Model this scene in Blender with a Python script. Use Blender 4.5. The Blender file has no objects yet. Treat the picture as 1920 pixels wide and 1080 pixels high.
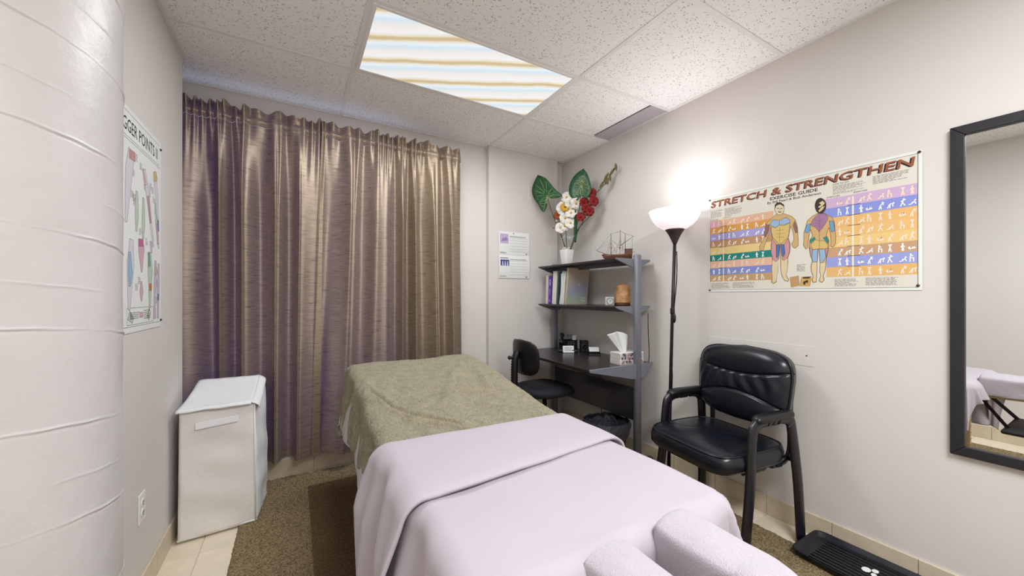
import bpy, bmesh, math, random
import numpy as np
from mathutils import Vector, Matrix, noise

random.seed(7)
S = bpy.context.scene
C = S.collection
PI = math.pi
R = math.radians

# ------------------------------------------------------------------ camera, world, light, exposure
EYE = 1.265
cam = bpy.data.objects.new('camera', bpy.data.cameras.new('camera'))
C.objects.link(cam)
cam.data.sensor_width = 36
cam.data.lens = 36 * 703 / 1920
cam.data.shift_y = 13 / 1920
cam.data.clip_start = 0.02
cam.location = (0, 0, EYE)
cam.rotation_euler = (R(90), 0, R(-30))
S.camera = cam

S.view_settings.view_transform = 'Standard'
S.view_settings.look = 'None'
S.view_settings.gamma = 1
S.view_settings.use_curve_mapping = False
S.view_settings.exposure = 0.14

wd = bpy.data.worlds.new('daylight')
S.world = wd
wd.use_nodes = True
wd.node_tree.nodes['Background'].inputs[0].default_value = (0.62, 0.72, 1.0, 1)
wd.node_tree.nodes['Background'].inputs[1].default_value = 1.0

def lamp(name, kind, loc, energy, col, size=None, size_y=None, rot=(0, 0, 0)):
    l = bpy.data.lights.new(name, kind)
    l.energy = energy
    l.color = col
    if kind == 'AREA':
        l.shape = 'RECTANGLE'
        l.size = size
        l.size_y = size_y
    else:
        l.shadow_soft_size = size
    o = bpy.data.objects.new(name, l)
    o.location = loc
    o.rotation_euler = rot
    C.objects.link(o)
    return o

CEIL = 2.605
lamp('ceiling_panel_tubes', 'AREA', (0.905, 2.095, CEIL - 0.022), 20, (0.94, 0.968, 1.0), 1.14, 0.55)
lamp('rear_fill_light', 'AREA', (0.905, -0.465, CEIL - 0.022), 62, (0.94, 0.968, 1.0), 1.14, 0.55)  # fill light added behind the viewpoint to brighten the room
up = lamp('floor_lamp_reflector', 'SPOT', (2.157, 1.595, 1.775), 9.0, (1.0, 0.97, 1.0), 0.03, rot=(R(180), R(-8), 0))
up.data.spot_size = R(150)
up.data.spot_blend = 1.0
lamp('floor_lamp_bulb', 'POINT', (2.157, 1.595, 1.785), 1.0, (1.0, 0.96, 0.98), 0.02)

# ------------------------------------------------------------------ materials
def lin(c):
    return tuple(((x / 255) / 12.92 if x / 255 <= 0.04045 else ((x / 255 + 0.055) / 1.055) ** 2.4) for x in c)

def N(nt, t, **kw):
    n = nt.nodes.new(t)
    for k, v in kw.items():
        if k in n.inputs:
            n.inputs[k].default_value = v
        else:
            setattr(n, k, v)
    return n

def mat(name, rgb, rough=0.6, metal=0.0, spec=0.5, var=0.0, vscale=8.0, vstretch=(1, 1, 1), bump=0.0, bscale=60.0,
        bstretch=(1, 1, 1), bdist=0.002, sheen=0.0, coat=0.0, emit=None, estr=0.0, detail=4.0, vrough=0.6):
    m = bpy.data.materials.new(name)
    m.use_nodes = True
    nt = m.node_tree
    b = nt.nodes['Principled BSDF']
    c = lin(rgb)
    b.inputs['Base Color'].default_value = (*c, 1)
    b.inputs['Roughness'].default_value = rough
    b.inputs['Metallic'].default_value = metal
    b.inputs['Specular IOR Level'].default_value = spec
    b.inputs['Sheen Weight'].default_value = sheen
    b.inputs['Coat Weight'].default_value = coat
    if emit:
        b.inputs['Emission Color'].default_value = (*lin(emit), 1)
        b.inputs['Emission Strength'].default_value = estr
    tc = N(nt, 'ShaderNodeTexCoord')
    if var > 0:
        mp = N(nt, 'ShaderNodeMapping')
        mp.inputs['Scale'].default_value = vstretch
        nz = N(nt, 'ShaderNodeTexNoise', Scale=vscale, Detail=detail, Roughness=vrough)
        rp = N(nt, 'ShaderNodeValToRGB')
        rp.color_ramp.elements[0].position = 0.3
        rp.color_ramp.elements[1].position = 0.7
        rp.color_ramp.elements[0].color = (*[x * (1 - var) for x in c], 1)
        rp.color_ramp.elements[1].color = (*[min(1, x * (1 + var)) for x in c], 1)
        nt.links.new(tc.outputs['Object'], mp.inputs['Vector'])
        nt.links.new(mp.outputs[0], nz.inputs['Vector'])
        nt.links.new(nz.outputs['Fac'], rp.inputs[0])
        nt.links.new(rp.outputs[0], b.inputs['Base Color'])
    if bump > 0:
        mp = N(nt, 'ShaderNodeMapping')
        mp.inputs['Scale'].default_value = bstretch
        nz = N(nt, 'ShaderNodeTexNoise', Scale=bscale, Detail=5.0, Roughness=0.6)
        bp = N(nt, 'ShaderNodeBump', Strength=bump, Distance=bdist)
        nt.links.new(tc.outputs['Object'], mp.inputs['Vector'])
        nt.links.new(mp.outputs[0], nz.inputs['Vector'])
        nt.links.new(nz.outputs['Fac'], bp.inputs['Height'])
        nt.links.new(bp.outputs[0], b.inputs['Normal'])
    return m

M = {}
M['wall'] = mat('wall_paint', (219, 214, 209), 0.75, var=0.02, vscale=1.5, bump=0.15, bscale=140, bdist=0.001)
M['column'] = mat('column_paint', (206, 202, 200), 0.38, var=0.035, vscale=5, bump=0.45, bscale=15, bdist=0.006)
M['white_metal'] = mat('white_grid_metal', (236, 233, 232), 0.5)
M['stone'] = mat('beige_stone_tile', (234, 221, 198), 0.35, var=0.10, vscale=5, bump=0.1, bscale=40)
M['base_stone'] = mat('beige_baseboard_stone', (212, 198, 174), 0.45, var=0.10, vscale=7)
M['grout'] = mat('grout', (214, 200, 176), 0.9)
M['carpet'] = mat('brown_carpet', (144, 126, 96), 0.95, spec=0.1, var=0.7, vscale=130, bump=0.9, bscale=260, bdist=0.006, detail=3)
M['mat'] = mat('dark_ribbed_mat', (100, 82, 61), 0.95, spec=0.1, var=0.4, vscale=110, bump=0.8, bscale=220, bdist=0.004, detail=3)
M['cotton'] = mat('white_cotton', (184, 175, 183), 0.85, spec=0.2, sheen=0.15, var=0.012, vscale=3, bump=0.15, bscale=500, bdist=0.0006)
M['cotton2'] = mat('white_cotton_underlay', (194, 187, 190), 0.85, spec=0.2, bump=0.15, bscale=500, bdist=0.0006)
M['terry'] = mat('white_terry', (196, 188, 196), 0.95, spec=0.1, sheen=0.3, var=0.05, vscale=220, bump=0.9, bscale=330, bdist=0.004)
M['fleece'] = mat('olive_beige_fleece', (160, 150, 119), 0.95, spec=0.1, sheen=0.35, var=0.30, vscale=20, vrough=.78, bump=1.0, bscale=190, bdist=0.009, detail=9)
M['hamper'] = mat('white_hamper_fabric', (234, 229, 224), 0.8, spec=0.2, bump=0.4, bscale=5.5, bdist=0.022)
M['hamper_lid'] = mat('white_hamper_lid_fabric', (238, 240, 242), 0.7, spec=0.3, bump=0.2, bscale=10, bdist=0.01)
M['wood'] = mat('pale_beech', (206, 180, 136), 0.5, var=0.12, vscale=6, vstretch=(8, 8, 1))
M['cream_vinyl'] = mat('cream_vinyl', (205, 196, 178), 0.5)
M['blackpl'] = mat('black_plastic', (17, 17, 20), 0.38)
M['blackmat'] = mat('black_matte', (22, 21, 26), 0.65)
M['leather'] = mat('black_leather', (18, 21, 30), 0.27, bump=0.2, bscale=420, bdist=0.0008)
M['frame_black'] = mat('black_chair_tube', (15, 16, 25), 0.3, spec=0.6)
M['fabric_black'] = mat('black_chair_fabric', (27, 27, 36), 0.85, bump=0.5, bscale=600, bdist=0.001)
M['metal'] = mat('grey_powder_coat', (128, 131, 143), 0.38, metal=0.15)
M['metal_d'] = mat('dark_grey_powder_coat', (84, 84, 92), 0.45, metal=0.3)
M['desk'] = mat('dark_laminate', (40, 35, 35), 0.28, spec=0.55, var=0.15, vscale=3, vstretch=(6, 1, 1))
M['panel'] = mat('dark_modesty_panel', (44, 42, 50), 0.3, spec=0.6)
M['mirror'] = mat('mirror_silver', (238, 240, 238), 0.01, metal=1.0)
M['mframe'] = mat('black_mirror_frame', (35, 34, 40), 0.45, var=0.15, vscale=40, vstretch=(1, 1, .1))
M['paper'] = mat('poster_paper', (224, 220, 207), 0.5)
M['paperw'] = mat('white_paper', (232, 234, 232), 0.6)
M['bowl'] = mat('lit_lamp_glass', (244, 236, 240), 0.4, emit=(255, 240, 246), estr=0.62)
M['lampbrown'] = mat('dark_bronze_cone', (58, 44, 44), 0.4)
M['bin'] = mat('black_bin_plastic', (20, 20, 24), 0.4)
M['bag'] = mat('grey_bin_bag', (58, 58, 66), 0.25, bump=1.0, bscale=34, bdist=0.02)
M['vent'] = mat('vent_perforated', (186, 178, 184), 0.5)
M['dark'] = mat('dark_recess', (26, 25, 27), 0.9)
M['chrome'] = mat('chrome', (190, 190, 195), 0.2, metal=1)
M['outlet'] = mat('white_outlet_plastic', (234, 234, 232), 0.4)

def flat(name, rgb, rough=0.55):
    if name not in M:
        M[name] = mat(name, rgb, rough, spec=0.3)
    return M[name]

def ceiling_material():
    m = mat('fissured_ceiling_tile', (214, 210, 209), 0.9, spec=0.15)
    nt = m.node_tree
    b = nt.nodes['Principled BSDF']
    tc = N(nt, 'ShaderNodeTexCoord')
    nz = N(nt, 'ShaderNodeTexNoise', Scale=9.0, Detail=2.0)
    mx = N(nt, 'ShaderNodeMixRGB')
    mx.inputs[0].default_value = 0.03
    nt.links.new(tc.outputs['Object'], nz.inputs['Vector'])
    nt.links.new(tc.outputs['Object'], mx.inputs[1])
    nt.links.new(nz.outputs['Color'], mx.inputs[2])
    outs = []
    for rot, sx, sy, th in ((25, 30, 84, 0.115), (-40, 84, 34, 0.10), (10, 62, 62, 0.085)):
        mp = N(nt, 'ShaderNodeMapping')
        mp.inputs['Rotation'].default_value = (0, 0, R(rot))
        mp.inputs['Scale'].default_value = (sx, sy, 0.001)
        vo = N(nt, 'ShaderNodeTexVoronoi', Scale=1.0)
        lt = N(nt, 'ShaderNodeMapRange')
        lt.inputs[1].default_value = th * 1.1
        lt.inputs[2].default_value = th * 2.0
        nt.links.new(mx.outputs[0], mp.inputs[0])
        nt.links.new(mp.outputs[0], vo.inputs['Vector'])
        nt.links.new(vo.outputs['Distance'], lt.inputs[0])
        outs.append(lt.outputs[0])
    a = N(nt, 'ShaderNodeMath', operation='MINIMUM')
    nt.links.new(outs[0], a.inputs[0]); nt.links.new(outs[1], a.inputs[1])
    a2 = N(nt, 'ShaderNodeMath', operation='MINIMUM')
    nt.links.new(a.outputs[0], a2.inputs[0]); nt.links.new(outs[2], a2.inputs[1])
    rp = N(nt, 'ShaderNodeValToRGB')
    rp.color_ramp.elements[0].color = (*lin((180, 174, 173)), 1)
    rp.color_ramp.elements[1].color = (*lin((248, 246, 245)), 1)
    nt.links.new(a2.outputs[0], rp.inputs[0])
    nt.links.new(rp.outputs[0], b.inputs['Base Color'])
    bp = N(nt, 'ShaderNodeBump', Strength=0.4, Distance=0.002)
    nt.links.new(a2.outputs[0], bp.inputs['Height'])
    nt.links.new(bp.outputs[0], b.inputs['Normal'])
    return m
M['ctile'] = ceiling_material()

def diffuser_material():
    # the lit prismatic lens: pale bands with tan streaks where the tubes show through
    m = bpy.data.materials.new('lit_prismatic_diffuser')
    m.use_nodes = True
    nt = m.node_tree
    b = nt.nodes['Principled BSDF']
    b.inputs['Base Color'].default_value = (0.12, 0.12, 0.12, 1)
    b.inputs['Roughness'].default_value = 0.5
    tc = N(nt, 'ShaderNodeTexCoord')
    dt = N(nt, 'ShaderNodeVectorMath', operation='DOT_PRODUCT')
    dt.inputs[1].default_value = (0.452, 0.892, 0)
    nz = N(nt, 'ShaderNodeTexNoise', Scale=3.0, Detail=3.0)
    ad = N(nt, 'ShaderNodeMath', operation='MULTIPLY_ADD')
    ad.inputs[1].default_value = 0.05
    nt.links.new(tc.outputs['Object'], dt.inputs[0])
    nt.links.new(tc.outputs['Object'], nz.inputs['Vector'])
    nt.links.new(nz.outputs['Fac'], ad.inputs[0])
    nt.links.new(dt.outputs['Value'], ad.inputs[2])
    sc = N(nt, 'ShaderNodeMath', operation='MULTIPLY_ADD')
    sc.inputs[1].default_value = 5.0
    sc.inputs[2].default_value = 0.865
    fr = N(nt, 'ShaderNodeMath', operation='FRACT')
    nt.links.new(ad.outputs[0], sc.inputs[0])
    nt.links.new(sc.outputs[0], fr.inputs[0])
    rp = N(nt, 'ShaderNodeValToRGB')
    e = rp.color_ramp.elements
    e[0].position = 0.0; e[0].color = (*lin((243, 240, 236)), 1)
    e[1].position = 1.0; e[1].color = (*lin((243, 240, 236)), 1)
    for p, c in ((0.28, (250, 249, 250)), (0.40, (238, 226, 198)), (0.46, (212, 190, 142)), (0.53, (212, 190, 142)), (0.61, (240, 232, 216)), (0.70, (240, 249, 255)), (0.84, (214, 236, 250))):
        x = e.new(p); x.color = (*lin(c), 1)
    nt.links.new(fr.outputs[0], rp.inputs[0])
    nt.links.new(rp.outputs[0], b.inputs['Emission Color'])
    b.inputs['Emission Strength'].default_value = 0.80
    return m
M['diffuser'] = diffuser_material()

def curtain_material():
    m = bpy.data.materials.new('taupe_slub_satin')
    m.use_nodes = True
    nt = m.node_tree
    b = nt.nodes['Principled BSDF']
    out = nt.nodes['Material Output']
    tc = N(nt, 'ShaderNodeTexCoord')
    mp = N(nt, 'ShaderNodeMapping')
    mp.inputs['Scale'].default_value = (14, 14, 190)
    nz = N(nt, 'ShaderNodeTexNoise', Scale=1.0, Detail=4.0, Roughness=0.65)
    rp = N(nt, 'ShaderNodeValToRGB')
    e = rp.color_ramp.elements
    e[0].position = 0.27; e[0].color = (*lin((78, 66, 58)), 1)
    e[1].position = 0.42; e[1].color = (*lin((156, 140, 118)), 1)
    x = e.new(0.75); x.color = (*lin((182, 165, 140)), 1)
    nt.links.new(tc.outputs['Object'], mp.inputs['Vector'])
    nt.links.new(mp.outputs[0], nz.inputs['Vector'])
    nt.links.new(nz.outputs['Fac'], rp.inputs[0])
    nt.links.new(rp.outputs[0], b.inputs['Base Color'])
    b.inputs['Roughness'].default_value = 0.43
    b.inputs['Metallic'].default_value = 0.52
    b.inputs['Specular IOR Level'].default_value = 0.5
    bp = N(nt, 'ShaderNodeBump', Strength=0.25, Distance=0.0015)
    nt.links.new(nz.outputs['Fac'], bp.inputs['Height'])
    nt.links.new(bp.outputs[0], b.inputs['Normal'])
    tr = N(nt, 'ShaderNodeBsdfTranslucent')
    tr.inputs['Color'].default_value = (0.34, 0.13, 0.66, 1)
    mx = N(nt, 'ShaderNodeMixShader')
    mx.inputs[0].default_value = 0.08
    nt.links.new(b.outputs[0], mx.inputs[1])
    nt.links.new(tr.outputs[0], mx.inputs[2])
    nt.links.new(mx.outputs[0], out.inputs['Surface'])
    return m
M['curtain'] = curtain_material()

def glass_material():
    m = bpy.data.materials.new('window_glass')
    m.use_nodes = True
    nt = m.node_tree
    out = nt.nodes['Material Output']
    t = N(nt, 'ShaderNodeBsdfTransparent')
    t.inputs[0].default_value = (0.9, 0.93, 0.95, 1)
    g = N(nt, 'ShaderNodeBsdfGlossy', Roughness=0.03)
    mx = N(nt, 'ShaderNodeMixShader')
    mx.inputs[0].default_value = 0.07
    nt.links.new(t.outputs[0], mx.inputs[1])
    nt.links.new(g.outputs[0], mx.inputs[2])
    nt.links.new(mx.outputs[0], out.inputs['Surface'])
    return m
M['glass'] = glass_material()

def salt_material():
    m = mat('salt_rock', (186, 138, 92), 0.5, var=0.35, vscale=22, bump=0.8, bscale=45, bdist=0.008)
    return m
M['salt'] = salt_material()

# ------------------------------------------------------------------ mesh builder and object helpers
class MB:
    def __init__(s):
        s.v = []; s.f = []; s.m = []
    def add(s, vs, fs, m=0):
        o = len(s.v)
        s.v += [tuple(p) for p in vs]
        s.f += [tuple(i + o for i in f) for f in fs]
        s.m += [m] * len(fs)
        return s
    def box(s, x0, x1, y0, y1, z0, z1, m=0, mx=None):
        vs = [(x0, y0, z0), (x1, y0, z0), (x1, y1, z0), (x0, y1, z0), (x0, y0, z1), (x1, y0, z1), (x1, y1, z1), (x0, y1, z1)]
        if mx: vs = [mx @ Vector(p) for p in vs]
        return s.add(vs, [(0, 3, 2, 1), (4, 5, 6, 7), (0, 1, 5, 4), (1, 2, 6, 5), (2, 3, 7, 6), (3, 0, 4, 7)], m)
    def tube(s, pts, r, n=10, m=0, fl=1.0, up=(0, 0, 1), cap=True):
        P_ = [Vector(p) for p in pts]
        rs = r if isinstance(r, (list, tuple)) else [r] * len(P_)
        rings = []
        up = Vector(up)
        for i, p in enumerate(P_):
            t = (P_[min(i + 1, len(P_) - 1)] - P_[max(i - 1, 0)]).normalized()
            a = t.cross(up)
            if a.length < 1e-3: a = t.cross(Vector((1, 0, 0)))
            a.normalize()
            b = t.cross(a)
            rings.append([p + (a * math.cos(2 * PI * k / n) * fl + b * math.sin(2 * PI * k / n)) * rs[i] for k in range(n)])
        vs = [q for g in rings for q in g]
        fs = []
        for i in range(len(rings) - 1):
            for k in range(n):
                fs.append((i * n + k, i * n + (k + 1) % n, (i + 1) * n + (k + 1) % n, (i + 1) * n + k))
        if cap:
            fs.append(tuple(reversed(range(n))))
            fs.append(tuple(range((len(rings) - 1) * n, len(rings) * n)))
        return s.add(vs, fs, m)
    def lathe(s, prof, n=24, c=(0, 0, 0), m=0, sx=1, sy=1, e=2.0, cap0=True, cap1=True):
        vs = []; fs = []
        for r, z in prof:
            for k in range(n):
                a = 2 * PI * k / n
                ca, sa = math.cos(a), math.sin(a)
                q = 2.0 / e
                vs.append((c[0] + r * sx * math.copysign(abs(ca) ** q, ca), c[1] + r * sy * math.copysign(abs(sa) ** q, sa), c[2] + z))
        for i in range(len(prof) - 1):
            for k in range(n):
                fs.append((i * n + k, i * n + (k + 1) % n, (i + 1) * n + (k + 1) % n, (i + 1) * n + k))
        if cap0: fs.append(tuple(reversed(range(n))))
        if cap1: fs.append(tuple(range((len(prof) - 1) * n, len(prof) * n)))
        return s.add(vs, fs, m)
    def prism(s, poly, t0, t1, fn, m=0):
        n = len(poly)
        vs = [fn(a, b, t0) for a, b in poly] + [fn(a, b, t1) for a, b in poly]
        fs = [tuple(reversed(range(n))), tuple(range(n, 2 * n))] + [(i, (i + 1) % n, n + (i + 1) % n, n + i) for i in range(n)]
        return s.add(vs, fs, m)
    def grid(s, fn, nu, nv, m=0, cu=False):
        vs = [fn(i / (nu if cu else nu - 1), j / (nv - 1)) for j in range(nv) for i in range(nu)]
        fs = []
        for j in range(nv - 1):
            for i in range(nu if cu else nu - 1):
                i2 = (i + 1) % nu
                fs.append((j * nu + i, j * nu + i2, (j + 1) * nu + i2, (j + 1) * nu + i))
        return s.add(vs, fs, m)
    def ball(s, c, r, nu=12, nv=8, m=0):
        r = r if isinstance(r, (tuple, list)) else (r, r, r)
        return s.grid(lambda u, v: (c[0] + r[0] * math.cos(2 * PI * u) * math.sin(PI * v), c[1] + r[1] * math.sin(2 * PI * u) * math.sin(PI * v), c[2] - r[2] * math.cos(PI * v)), nu, nv, m, True)
    def cushion(s, rings, w, d, e=4.0, n=40, fn=None, m=0):
        # rings: list of (inset, z); superellipse outline
        fn = fn or (lambda x, y, z: (x, y, z))
        vs = []; fs = []
        for ins, z in rings:
            for k in range(n):
                a = 2 * PI * k / n
                ca, sa = math.cos(a), math.sin(a)
                vs.append(fn(max(0, w / 2 - ins) * math.copysign(abs(ca) ** (2 / e), ca), max(0, d / 2 - ins) * math.copysign(abs(sa) ** (2 / e), sa), z))
        for i in range(len(rings) - 1):
            for k in range(n):
                fs.append((i * n + k, i * n + (k + 1) % n, (i + 1) * n + (k + 1) % n, (i + 1) * n + k))
        fs.append(tuple(reversed(range(n))))
        fs.append(tuple(range((len(rings) - 1) * n, len(rings) * n)))
        return s.add(vs, fs, m)

def smooth_path(pts, k=5):
    P_ = [Vector(p) for p in pts]
    out = []
    for i in range(len(P_) - 1):
        p0 = P_[max(i - 1, 0)]; p1 = P_[i]; p2 = P_[i + 1]; p3 = P_[min(i + 2, len(P_) - 1)]
        for j in range(k):
            t = j / k
            out.append(0.5 * ((2 * p1) + (p2 - p0) * t + (2 * p0 - 5 * p1 + 4 * p2 - p3) * t * t + (3 * p1 - p0 - 3 * p2 + p3) * t ** 3))
    out.append(P_[-1])
    return out

def obj(name, mb, mats, parent=None, smooth=False, bevel=0, solid=0, label=None, seg=2, loc=None):
    me = bpy.data.meshes.new(name)
    me.from_pydata(mb.v, [], mb.f)
    if not isinstance(mats, (list, tuple)): mats = [mats]
    for m in mats: me.materials.append(m)
    if len(mats) > 1:
        me.polygons.foreach_set('material_index', mb.m)
    if smooth:
        me.polygons.foreach_set('use_smooth', [True] * len(me.polygons))
    me.validate()
    me.update()
    o = bpy.data.objects.new(name, me)
    C.objects.link(o)
    if parent: o.parent = parent
    if loc: o.location = loc
    if solid:
        md = o.modifiers.new('thickness', 'SOLIDIFY'); md.thickness = solid; md.offset = 0
    if bevel:
        md = o.modifiers.new('edges', 'BEVEL'); md.width = bevel; md.segments = seg; md.limit_method = 'ANGLE'; md.angle_limit = R(40)
        md.harden_normals = False
        if not smooth:
            me.polygons.foreach_set('use_smooth', [True] * len(me.polygons))
            wn = o.modifiers.new('normals', 'WEIGHTED_NORMAL'); wn.keep_sharp = True
    if label: o['label'] = label
    return o

def thing(name, label, cat, loc=(0, 0, 0), rz=0, group=None):
    o = bpy.data.objects.new(name, None)
    o.empty_display_size = 0.1
    C.objects.link(o)
    o.location = loc
    o.rotation_euler = (0, 0, rz)
    o['label'] = label; o['category'] = cat
    if group: o['group'] = group
    return o

def struct(o, label=None):
    o['kind'] = 'structure'
    if label: o['label'] = label
    return o

def text_geo(txt, bold=0.0, shear=0.0):
    cu = bpy.data.curves.new('t', 'FONT')
    cu.body = txt
    cu.size = 1.0
    cu.offset = bold
    cu.shear = shear
    cu.resolution_u = 2
    cu.fill_mode = 'FRONT'
    o = bpy.data.objects.new('t', cu)
    C.objects.link(o)
    dg = bpy.context.evaluated_depsgraph_get()
    me = bpy.data.meshes.new_from_object(o.evaluated_get(dg))
    vs = [(v.co.x, v.co.y) for v in me.vertices]
    fs = [tuple(p.vertices) for p in me.polygons]
    bpy.data.objects.remove(o); bpy.data.curves.remove(cu); bpy.data.meshes.remove(me)
    x0 = min(p[0] for p in vs); x1 = max(p[0] for p in vs); y0 = min(p[1] for p in vs); y1 = max(p[1] for p in vs)
    return [((x - x0) / (x1 - x0), (y - y0) / (y1 - y0)) for x, y in vs], fs

class Print:
    """flat print on a sheet: shapes in sheet coordinates (a, b), laid into the sheet's plane by fn(a, b, off)"""
    def __init__(s, fn):
        s.fn = fn; s.mb = MB(); s.mats = []
    def mi(s, m):
        if m not in s.mats: s.mats.append(m)
        return s.mats.index(m)
    def poly(s, pts, m, off):
        s.mb.add([s.fn(a, b, off) for a, b in pts], [tuple(range(len(pts)))], s.mi(m))
    def rect(s, a0, a1, b0, b1, m, off):
        s.poly([(a0, b0), (a1, b0), (a1, b1), (a0, b1)], m, off)
    def line(s, pts, w, m, off):
        for (a0, b0), (a1, b1) in zip(pts[:-1], pts[1:]):
            dx, dy = a1 - a0, b1 - b0
            l = math.hypot(dx, dy) or 1
            nx, ny = -dy / l * w / 2, dx / l * w / 2
            s.poly([(a0 + nx, b0 + ny), (a0 - nx, b0 - ny), (a1 - nx, b1 - ny), (a1 + nx, b1 + ny)], m, off)
    def disc(s, a, b, r, m, off, ry=None, n=10):
        ry = ry or r
        s.poly([(a + r * math.cos(2 * PI * k / n), b + ry * math.sin(2 * PI * k / n)) for k in range(n)], m, off)
    def text(s, txt, a0, a1, b0, b1, m, off, bold=0.0, shear=0.0):
        vs, fs = text_geo(txt, bold, shear)
        s.mb.add([s.fn(a0 + (a1 - a0) * x, b0 + (b1 - b0) * y, off) for x, y in vs], fs, s.mi(m))
    def fine(s, a0, a1, b0, b1, rows, m, off, seed=0):
        rg = random.Random(seed)
        h = (b1 - b0) / rows
        for i in range(rows):
            y = b1 - h * (i + 0.5)
            a = a0
            end = a1 - (a1 - a0) * (rg.random() * 0.15 if rg.random() < .8 else rg.random() * .6)
            while a < end - 0.004:
                w = rg.uniform(0.005, 0.018)
                e = min(a + w, end)
                s.rect(a, e, y - h * 0.26, y + h * 0.26, m, off)
                a = e + 0.003
    def obj(s, name, parent, label=None):
        o = obj(name, s.mb, s.mats, parent, label=label)
        o['kind'] = 'stuff'
        return o

# ------------------------------------------------------------------ setting
XL, XR, YB, YR = -0.552, 2.365, 3.07, -1.7
fl = struct(obj('floor', MB().box(-1.3, XR + .1, YR - .1, YB + .15, -0.06, -0.004), M['grout']), 'beige stone tile floor')
# floor tiles
tme = {}
def floor_tile(x0, x1, y0, y1):
    k = (round(x1 - x0, 3), round(y1 - y0, 3))
    if k not in tme:
        g = 0.002
        o = obj('floor_tile', MB().box(g, k[0] - g, g, k[1] - g, -0.006, 0.0), M['stone'], fl, bevel=0.0015, seg=1)
        tme[k] = o
        o.location = (x0, y0, 0)
    else:
        o = tme[k].copy(); C.objects.link(o); o.parent = fl; o.location = (x0, y0, 0)
xs = [XL] + [-0.41 + .305 * k for k in range(0, 10) if -0.41 + .305 * k < XR] + [XR]
ys = [YR] + [2.36 - .305 * k for k in range(-2, 14)][::-1] + [YB]
for i in range(len(xs) - 1):
    for j in range(len(ys) - 1):
        if xs[i + 1] - xs[i] > .02 and ys[j + 1] - ys[j] > .02:
            floor_tile(xs[i], xs[i + 1], ys[j], ys[j + 1])
for j in range(len(ys) - 1):
    if ys[j] > 2.7: floor_tile(-0.95, XL, ys[j], ys[j + 1])

struct(obj('wall_left', MB().box(-0.952, XL, YR, 2.76, 0, CEIL), M['wall'], bevel=0.004), 'off-white painted left wall')
wr = struct(obj('wall_right', MB().box(XR, XR + .1, YR - .1, YB + .15, 0, CEIL), M['wall']), 'off-white painted right wall')
WX0, WX1, WZ0, WZ1 = -0.93, 0.80, 0.16, 2.50
b = MB()
b.box(-1.3, WX0, YB, YB + .14, 0, CEIL).box(WX1, XR, YB, YB + .14, 0, CEIL).box(WX0, WX1, YB, YB + .14, 0, WZ0).box(WX0, WX1, YB, YB + .14, WZ1, CEIL)
struct(obj('wall_back', b, M['wall']), 'off-white back wall around the curtained window')
struct(obj('wall_niche', MB().box(-1.05, -0.95, 2.7, YB, 0, CEIL), M['wall']))
struct(obj('wall_rear', MB().box(-1.3, XR + .1, YR - .1, YR, 0, CEIL), M['wall']))
struct(obj('wall_pillar', MB().box(1.5, 2.265, 3.012, YB, 0, CEIL), M['wall'], bevel=0.004), 'shallow off-white pillar in the back right corner')

# window: storefront frame and panes
wf = MB()
for x0, x1 in ((WX0, WX0 + .05), (-0.06, -0.01), (WX1 - .05, WX1)): wf.box(x0, x1, YB + .03, YB + .09, WZ0, WZ1)
for z0, z1 in ((WZ0, WZ0 + .05), (WZ1 - .035, WZ1)): wf.box(WX0 + .05, WX1 - .05, YB + .03, YB + .09, z0, z1)
win = struct(obj('window_1', wf, M['white_metal'], bevel=0.003), 'window behind the curtains')
for x0, x1 in ((WX0 + .05, -.06), (-.01, WX1 - .05)):
    obj('window_pane', MB().box(x0, x1, YB + .055, YB + .061, WZ0 + .05, WZ1 - .035), M['glass'], win)

# round concrete column with spiral form seams
def column():
    cx, cy, r0 = -0.70, 1.357, 0.298
    th = [R(a) for a in np.concatenate([np.arange(-75, 35, 2.0), np.arange(35, 285, 8.0)])]
    zs = np.arange(0, CEIL + .0015, 0.002)
    T, Z = np.meshgrid(np.array(th), zs)
    deg = np.degrees(T)
    wob = 0.0025 * np.sin(deg * .06 + 1.3 * np.sin(Z * 3)) + .0008 * np.sin(deg * .4 + Z * 17)
    ph = (Z + wob - 1.199 + 0.2145 * (deg + 48.6) / 360) / 0.2145
    d = (ph - np.round(ph)) * 0.2145
    fade = 0.55 + 0.45 * np.sin(deg * .09 + np.round(ph) * 2.1)
    r = r0 + fade * (0.0034 * np.exp(-(d / .0022) ** 2) - 0.0016 * np.exp(-((d + .005) / .0025) ** 2))
    ph2 = ph + 0.56
    d2 = (ph2 - np.round(ph2)) * 0.2145
    f2 = np.clip(np.sin(deg * .07 + np.round(ph2) * 3.7), 0, 1)
    r += f2 * (0.0016 * np.exp(-(d2 / .002) ** 2))
    r += 0.0012 * np.sin(deg * .13 + Z * 9) * np.sin(Z * 13 + deg * .05)
    X = cx + r * np.cos(T); Y = cy + r * np.sin(T)
    n = len(th); mrows = len(zs)
    V = np.stack([X, Y, Z], -1).reshape(-1, 3)
    m = MB()
    m.v = [tuple(p) for p in V.tolist()]
    m.f = [(j * n + i, j * n + (i + 1) % n, (j + 1) * n + (i + 1) % n, (j + 1) * n + i) for j in range(mrows - 1) for i in range(n)]
    m.m = [0] * len(m.f)
    struct(obj('wall_column', m, M['column'], smooth=True), 'round white painted concrete column with spiral form seams')
column()

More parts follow.
